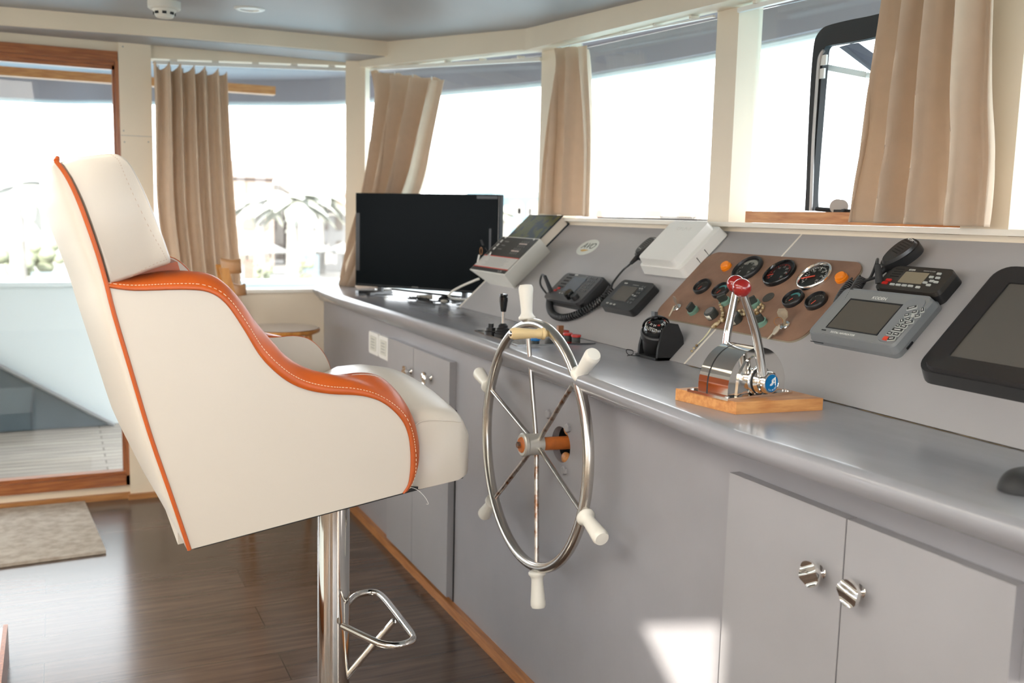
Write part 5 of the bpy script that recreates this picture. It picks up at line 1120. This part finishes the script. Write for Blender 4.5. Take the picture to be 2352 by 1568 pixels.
# rails
def rail(label, p0, p1, th_=.012, h=.010):
    a, b = Vector(p0), Vector(p1); t = (b-a).normalized(); s = Vector((-t.y, t.x, 0)).normalized()*th_/2; z = Vector((0, 0, h/2))
    r = thing('curtain_rail', label, 'curtain rail', a.lerp(b, .5)); mb = MB(); mb.hexa([a-s-z, a+s-z, b+s-z, b-s-z, a-s+z, a+s+z, b+s+z, b-s+z]); fin(mb, 'track', whitep, r)
    n = 5
    for k in range(n):
        p = a.lerp(b, (k+.5)/n); mb = MB(); mb.box(p+Vector((0, 0, h/2+.004)), (.03, .012, .010)); fin(mb, 'bracket', creamw, r)
rail('white curtain track over the side window beside the door post', onY(350, 143, YL-.03), onY(804, 160, YL-.03), h=.016)
rail('white curtain track over the window behind the television', onA(852, 158, .03), onA(1242, 136, .03), h=.016)
rail('white curtain track over the window between the two middle posts', onX(1280, 108, XF-.02), onX(1640, 37, XF-.02), .010, .006)
rail('white curtain track over the opened window at the right', onX(1698, 24, XF-.02), onX(2280, -118, XF-.02), .014, .012)
# ================================================================== WINDOW WITH OPENING SASH
ws = thing('window_sash', 'opened window sash with thick rounded black frame outside the right-hand window', 'window sash', onX(1960, 480, 1.93))
XW = 1.846
def W2(px, py, a=XW): q = onX(px, py, a); return q
oL = [(1848, 484), (1851, 430), (1856, 300), (1862, 180), (1868, 110), (1874, 85), (1888, 66), (1906, 57), (1950, 46), (2000, 36), (2080, 16)]
iL = [(1868, 484), (1867, 440), (1874, 340), (1882, 240), (1890, 140), (1892, 118), (1896, 108), (1905, 104), (1950, 97), (2000, 87), (2080, 66)]
oo = cat_rom([W2(*p) for p in oL], 4); ii = cat_rom([W2(*p) for p in iL], 4); n = len(oo)
mb = MB(); vs_ = oo+ii+[p+Vector((.02, 0, 0)) for p in oo]+[p+Vector((.02, 0, 0)) for p in ii]
fs = []
for i in range(n-1): fs += [(i, i+1, n+i+1, n+i), (2*n+i, 3*n+i, 3*n+i+1, 2*n+i+1), (i, 2*n+i, 2*n+i+1, i+1), (n+i, n+i+1, 3*n+i+1, 3*n+i)]
mb.faces(vs_, fs); lab(fin(mb, 'frame', blackm, ws, ang=40), 'black rubber frame')
mb = MB(); al = [(1862, 484), (1864, 440), (1868, 330), (1875, 220), (1880, 150), (1884, 128), (1892, 116)]; mb.tube(cat_rom([W2(x, y, XW-.004) for x, y in al], 5), .0045, 8); lab(fin(mb, 'inner_channel', mat('worn_alloy', (.42, .40, .39), .45, .6), ws), 'worn alloy channel')
mb = MB(); mb.tube([W2(1876, 480), W2(1930, 484), W2(1990, 489), W2(2060, 493)], .006, 8); fin(mb, 'bottom_frame', blackm, ws)
mb = MB(); a, b = W2(1891, 153, XW+.03), W2(1990, 172, XW+.10); t = (b-a).normalized(); up_ = Vector((0, 0, .008)); sx = t.cross(up_).normalized()*.002
mb.hexa([a-up_-sx, a-up_+sx, b-up_+sx, b-up_-sx, a+up_-sx, a+up_+sx, b+up_+sx, b+up_-sx]); mb.cyl(b, b+t*.06, .007); fin(mb, 'stay_arm', whitep, ws)
for p in ((1893, 138), (1888, 169)):
    q = W2(*p, XW+.001); mb = MB(); mb.box(q, (.006, .020, .026), bev=.001); fin(mb, 'hinge_plate', whitep, ws)
q0, q1 = W2(1920, 480, XW-.004), W2(1932, 480, XW-.004); mb = MB(); mb.cyl(W2(1923, 474, XW-.012), W2(1923, 474, XW-.006), .019, seg=26); mb.cyl(W2(1932, 474, XW+.0), W2(1932, 474, XW+.006), .018, seg=26); fin(mb, 'round_catch', mat('clear_catch', (.42, .39, .37), .2), ws)
mb = MB(); mb.box(W2(1926, 485, XW-.008), (.02, .04, .008)); fin(mb, 'catch_base', blackm, ws)
# strut seen through the sash
mb = MB(); mb.hexa([Vector(p) for p in [W2(1926, 108, 1.90), W2(1940, 104, 1.90), W2(2040, 176, 2.0), W2(2030, 186, 2.0), W2(1955, 100, 1.93), W2(1972, 98, 1.93), W2(2060, 160, 2.03), W2(2050, 168, 2.03)]])
fin(mb, 'gas_strut', mat('dark_strut', (.10, .10, .13), .5), ws)
# timber sill in that window
mb = MB(); a, b = onX(1708, 485, 1.80), onX(2242, 500, 1.80)
mb.bx(1.795, 1.87, 1.535, 2.275, 1.3445, 1.376, bev=.002); tag(fin(mb, 'sill_timber', piney), 'orange timber batten lying on the window ledge under the right-hand curtain', 'wooden sill')
# ================================================================== CEILING FITTINGS
zs = zc(4.1)-.0; q = onZ(377, 2, zs-.01)
sd_ = thing('smoke_detector', 'cream smoke detector on the ceiling above the door post', 'smoke detector', (q.x, q.y, zs-.055))
MS = Matrix.Translation((q.x, q.y, zc(q.y))) @ Matrix.Rotation(math.pi, 4, 'X')
mb = MB(); mb.lathe([(.058, 0), (.058, .026), (.052, .031), (.0001, .031)], MS, 32); fin(mb, 'base', creamw, sd_, ang=30)
mb = MB(); mb.lathe([(.043, .030), (.040, .036), (.031, .056), (.028, .059), (.0001, .059)], MS, 32); fin(mb, 'sensor_head', creamw, sd_, ang=30)
mb = MB()
for k in range(8):
    a = k*math.pi/4+.1; M = MS @ Matrix.Rotation(a, 4, 'Z'); mb.box((.0372, 0, .045), (.004, .015, .009), M)
fin(mb, 'vent', blackm, sd_)
q = onZ(573, 13, zc(4.0)); 
dl = thing('downlight', 'round white recessed downlight in the ceiling', 'ceiling light', (q.x, q.y, zc(q.y)-.005))
MS = Matrix.Translation((q.x, q.y, zc(q.y)+.001)) @ Matrix.Rotation(math.pi, 4, 'X')
mb = MB(); mb.lathe([(.056, 0), (.056, .005), (.050, .008), (.036, .008), (.034, .004)], MS, 36); fin(mb, 'ring', whitep, dl)
mb = MB(); mb.lathe([(.0001, .003), (.0345, .003)], MS, 30); fin(mb, 'diffuser', mat('warm_diffuser', (.70, .60, .45), .5), dl)
# ================================================================== WOODEN STOOL
ys_ = 4.28
st_ = thing('bar_stool', 'tall varnished wooden stool with round seat and slatted back standing by the side window', 'stool', (.90, ys_, 0))
s0, s1 = onY(733, 750, ys_), onY(575, 744, ys_); zs = s0.z
Rs = .172; cxs = s0.x-Rs
mb = MB(); mb.lathe([(.0001, -.022), (Rs-.015, -.022), (Rs-.003, -.016), (Rs, -.008), (Rs-.003, -.001), (.0001, .001)], Matrix.Translation((cxs, ys_, zs)), 48); fin(mb, 'seat', stoolw, st_, ang=40)
mb = MB(); mb.lathe([(.0001, .0015), (Rs-.006, .0015), (Rs-.006, .0)], Matrix.Translation((cxs, ys_, zs)), 48); lab(fin(mb, 'seat_top', mat('grey_seat_lacquer', (.24, .19, .185), .12, coat=.5), st_), 'dark glossy seat top')
for dx, dy in ((-.10, -.10), (.10, -.10), (.10, .10), (-.10, .10)):
    mb = MB(); mb.cyl((cxs+dx, ys_+dy, zs-.02), (cxs+dx*1.6, ys_+dy*1.35, 0), .016, .013, seg=12); fin(mb, 'leg', stoolw, st_)
mb = MB(); mb.tube([(cxs+.14*math.cos(2*math.pi*k/24), ys_+.13*math.sin(2*math.pi*k/24), .28) for k in range(24)], .009, 8, closed=True); fin(mb, 'foot_ring', stoolw, st_)
for (pt, pb, y_) in (((502, 607), (520, 700), ys_+.10), ((514, 615), (537, 700), ys_-.10)):
    a, b = onY(*pt, y_), onY(*pb, y_); b2 = Vector((cxs-.14, y_, zs-.02)); mb = MB()
    for p, q_ in ((a, b), (b, b2)): pass
    w_ = .013 if y_ > ys_ else .018
    pts_ = [a, b, b2]; vs_ = []
    for p in pts_: vs_ += [p+Vector((-w_, -.012, 0)), p+Vector((w_, -.012, 0)), p+Vector((w_, .012, 0)), p+Vector((-w_, .012, 0))]
    mb.faces(vs_, [(0, 1, 2, 3), (11, 10, 9, 8)]+[(4*i+k, 4*i+(k+1) % 4, 4*i+4+(k+1) % 4, 4*i+4+k) for i in range(2) for k in range(4)]); fin(mb, 'back_post', stoolw, st_, ang=30)
for (x0, x1, yt, yb, sk) in ((507, 551, 592, 628, 4), (531, 562, 649, 678, 4)):
    a = onY(x0, yt, ys_+.02); b = onY(x1, yt+2, ys_-.03); c = onY(x1+3, yb-1, ys_-.03); d = onY(x0+5, yb, ys_+.02); mb = MB()
    def sl(u, v): p = a.lerp(b, u).lerp(d.lerp(c, u), v); return p+Vector((0, -.025*math.sin(math.pi*u), -.006*math.sin(math.pi*u)*(1-v)))
    mb.grid(sl, 12, 4); fin(mb, 'back_slat', mat('brown_beech', (.50, .26, .11), .4, noise=.2, nscale=10), st_, solid=.010)
    
# ================================================================== DOORMAT AND CUPBOARD CORNER
mq = [Vector((-.75, 4.88-.16, 0)), onZ(192, 1150, 0), onZ(243, 1272, 0), Vector((-.75, 3.87, 0))]
mq = [Vector((-.80, 4.72, 0)), Vector((.077, 4.715, 0)), Vector((.135, 3.985, 0)), Vector((-.80, 3.93, 0))]
mb = MB(); mb.hexa([p+Vector((0, 0, .001)) for p in mq]+[p+Vector((0, 0, .013)) for p in mq], bev=.003); tag(fin(mb, 'doormat', matm), 'worn grey-brown woven doormat on the floor in front of the glass door', 'doormat')
cq = [onZ(18, 1440, .0), onZ(8, 1568, 0)]
cp_ = thing('low_locker', 'low white locker with a brown top edge, just showing at the lower left edge', 'locker', (-.45, 3.05, 0))
mb = MB(); x1_ = onZ(18, 1440, .10).x; mb.bx(-.9, x1_-.006, 2.2, onZ(18, 1440, .10).y, 0, .10, bev=.002); fin(mb, 'body', extw, cp_)
mb = MB(); mb.bx(x1_-.012, x1_, 2.2, onZ(18, 1440, .10).y+.004, 0, .108, bev=.002); fin(mb, 'edge_strip', teakv, cp_)
# ================================================================== HARBOUR
ZQ = -2.4
struct(MB().bx(-160, 260, 30, 400, ZQ-.5, ZQ), 'quay_ground', quay)
struct(MB().bx(-300, 400, -200, 30, ZQ-1.0, ZQ-.9), 'water', seam_)
def facade(name, label, cat, D, x0, x1, ytop, m, wins, depth=9, roof=None, ybase=None, par=None, grp=None):
    a, b = onY(x0, ytop, D), onY(x1, ytop, D); ztop = (a.z+b.z)/2; r = thing(name, label, cat, ((a.x+b.x)/2, D+depth/2, ZQ), grp)
    mb = MB(); mb.bx(a.x, b.x, D, D+depth, ZQ+.01, ztop); fin(mb, 'walls', m, r)
    for w_ in wins:
        px0, px1, py0, py1 = w_[:4]; p, q = onY(px0, py0, D), onY(px1, py1, D); mm = w_[5] if len(w_) > 5 else opening; mb = MB()
        if len(w_) > 4 and w_[4] == 'arch':
            rad = (q.x-p.x)/2; cx_ = (p.x+q.x)/2; pts = [(p.x, q.z), (q.x, q.z)]+[(cx_+rad*math.cos(math.pi*k/10), p.z-rad+rad*math.sin(math.pi*k/10)) for k in range(11)]
            mb.prism([(u, v) for u, v in pts], D-.06, D+.3, Matrix(((1, 0, 0, 0), (0, 0, 1, 0), (0, 1, 0, 0), (0, 0, 0, 1))))
        else: mb.bx(p.x, q.x, D-.06, D+.3, q.z, p.z)
        fin(mb, 'opening', mm, r)
    if roof:
        mb = MB(); x0_, x1_ = a.x-.5, b.x+.5; zz = ztop; mb.faces([(x0_, D-.6, zz), (x1_, D-.6, zz), (x1_, D+depth+.6, zz), (x0_, D+depth+.6, zz), ((x0_*.8+x1_*.2), D+depth/2, zz+1.3), ((x0_*.2+x1_*.8), D+depth/2, zz+1.3)], [(0, 1, 5, 4), (1, 2, 5), (2, 3, 4, 5), (3, 0, 4), (3, 2, 1, 0)]); fin(mb, 'roof', roof, r, ang=10)
    return r
facade('harbour_building', 'pink harbour building with arched windows seen through the side window beside the curtain', 'building', 66, 500, 628, 408, stuccop, [(556, 568, 415, 460, 'arch'), (557, 582, 490, 528, 'arch'), (606, 616, 490, 528), (548, 600, 566, 606), (604, 622, 560, 600)], roof=rooft)
facade('harbour_building', 'cream building with narrow windows behind the palms in the side window', 'building', 74, 630, 728, 424, stucco, [(632, 636, 490, 528), (652, 666, 492, 530), (684, 698, 500, 525), (650, 664, 440, 470, 'r'), (640, 660, 560, 600), (690, 712, 560, 600)])
facade('harbour_building', 'low white building with two square windows and a timber gable near the corner post', 'building', 60, 722, 850, 482, stuccow, [(736, 754, 498, 528), (770, 786, 498, 528), (736, 748, 552, 580, 'arch'), (772, 784, 552, 580, 'arch'), (750, 800, 444, 478, 'r', woodred)], roof=rooft)
facade('harbour_building', 'sky blue and white building with arches seen to the right of the television', 'building', 74, 1166, 1262, 440, stuccob, [(1170, 1202, 460, 498, 'arch', stuccow), (1212, 1238, 460, 498, 'arch', stuccow), (1188, 1196, 476, 492, 'arch'), (1214, 1219, 478, 494, 'r')])
facade('harbour_building', 'pale arcaded building low over the ledge between the two middle posts', 'building', 90, 1340, 1700, 463, stuccow, [(1415, 1432, 481, 502, 'arch'), (1478, 1520, 481, 500), (1556, 1588, 484, 502), (1594, 1612, 486, 502), (1368, 1384, 480, 500, 'arch', woodred)])
facade('harbour_building', 'long low building far left beyond the glass door with a red eave', 'building', 68, -400, 330, 498, stuccow, [(18, 28, 508, 530, 'r', woodred), (62, 78, 508, 524, 'r', woodred), (118, 130, 508, 520, 'r', woodred), (84, 106, 538, 560), (-300, 330, 499, 504, 'r', woodred)])
facade('harbour_building', 'far pale hillside block above the low buildings behind the posts', 'building', 130, 1340, 1480, 452, mat('hazy_green', (.24, .245, .235), .9), [])
facade('harbour_building', 'white awning building just right of the black television', 'building', 58, 1080, 1172, 505, stuccow, [(1176, 1196, 512, 522)])
def palm(px, ybase, ycrown, D, R_, label):
    b = onY(px, ybase, D); c = onY(px, ycrown, D); b.z = ZQ; r = thing('palm_tree', label, 'palm tree', b, 'palms on the quay'); rp_ = random.Random(px)
    mb = MB(); mb.cyl(b, c, .32, .22, seg=10); fin(mb, 'trunk', trunkm, r)
    mb = MB()
    for k in range(26):
        a = rp_.uniform(0, 6.28); el = rp_.uniform(-.2, 1.1); L = R_*rp_.uniform(.8, 1.15); d = Vector((math.cos(a), math.sin(a), 0)); s = Vector((-math.sin(a), math.cos(a), 0)); pts = []
        for j in range(8):
            t = j/7; p = c+d*(L*t*math.cos(el*.6))+Vector((0, 0, L*(math.sin(el)*t*.9-.75*t*t))); wd = .34*math.sin(math.pi*min(.98, t*.9+.08)); pts += [p-s*wd-Vector((0, 0, wd*.6)), p, p+s*wd-Vector((0, 0, wd*.6))]
        fs = []
        for j in range(7):
            for q in range(2): fs.append((3*j+q, 3*j+q+1, 3*j+4+q, 3*j+3+q))
        mb.faces(pts, fs)
    fin(mb, 'fronds', leafm, r)
palm(672, 615, 455, 44, 1.9, 'tall palm standing in the middle of the side window'); palm(597, 605, 462, 50, 1.8, 'palm in front of the pink arched building')
palm(735, 612, 450, 57, 2.3, 'palm near the timber gable by the corner post'); palm(40, 640, 425, 40, 2.0, 'palm beyond the glass door left of the helm chair')
palm(1150, 560, 480, 48, 1.2, 'small palm beside the sky blue building')
def brolly(px, py, D, R_, label):
    c = onY(px, py, D); b = Vector((c.x, c.y, ZQ)); r = thing('parasol', label, 'parasol', b, 'white parasols on the quay')
    mb = MB(); mb.lathe([(.0001, 0), (R_, -R_*.42), (R_*.98, -R_*.5), (.0001, -R_*.1)], Matrix.Translation(c), 8); fin(mb, 'canopy', canvas, r, ang=10)
    mb = MB(); mb.cyl(b, c, .05, seg=8); fin(mb, 'pole', trunkm, r)
brolly(567, 556, 54, 1.25, 'white parasol nearest the curtain edge'); brolly(622, 558, 58, 1.1, 'white parasol left of the tall palm trunk'); brolly(730, 556, 55, 1.0, 'white parasol below the two square windows'); brolly(788, 556, 56, 1.2, 'white parasol next to the corner post')
def bush(px, py, D, R_, label):
    c = onY(px, py, D); r = thing('shrub', label, 'shrub', (c.x, c.y, ZQ), 'shrubs on the quay'); mb = MB(); rp_ = random.Random(px)
    for k in range(14): mb.ball((c.x+rp_.uniform(-R_, R_), c.y+rp_.uniform(-.6, .6), ZQ+R_*.6+rp_.uniform(0, max(.1, c.z-ZQ))), R_*rp_.uniform(.3, .5), (1, 1, .8), seg=8)
    fin(mb, 'foliage', bushm, r)
bush(95, 590, 52, .9, 'green shrub beyond the door behind the helm chair back'); bush(60, 600, 56, .9, 'green shrub beyond the door near the palm trunk'); bush(12, 595, 50, .9, 'green shrub at the far left edge of the door glass'); bush(694, 612, 48, .5, 'low shrub at the foot of the tall palm'); bush(606, 618, 47, .4, 'small shrub by the red post')
mb = MB(); q = onY(587, 600, 52); mb.bx(q.x-.4, q.x+.4, 52.6, 53.2, ZQ+.01, q.z); tag(fin(mb, 'red_kiosk', mat('salmon_paint', (.20, .11, .09), .8)), 'small salmon red post box on the quay in front of the parasols', 'kiosk')
mb = MB(); q = onY(718, 585, 52); mb.bx(q.x-.35, q.x+.35, 52, 52.6, ZQ+.01, q.z); tag(fin(mb, 'blue_bin', mat('pale_blue_paint', (.12, .155, .175), .8)), 'pale blue bin on the quay right of the palm trunk', 'bin')
mb = MB(); q = onY(100, 628, 48); mb.bx(q.x-.5, q.x+.5, 48, 49, ZQ+.01, q.z); tag(fin(mb, 'blue_planter', mat('pale_blue_paint', (.12, .155, .175), .8)), 'pale blue planter beyond the glass door under the shrubs', 'planter')
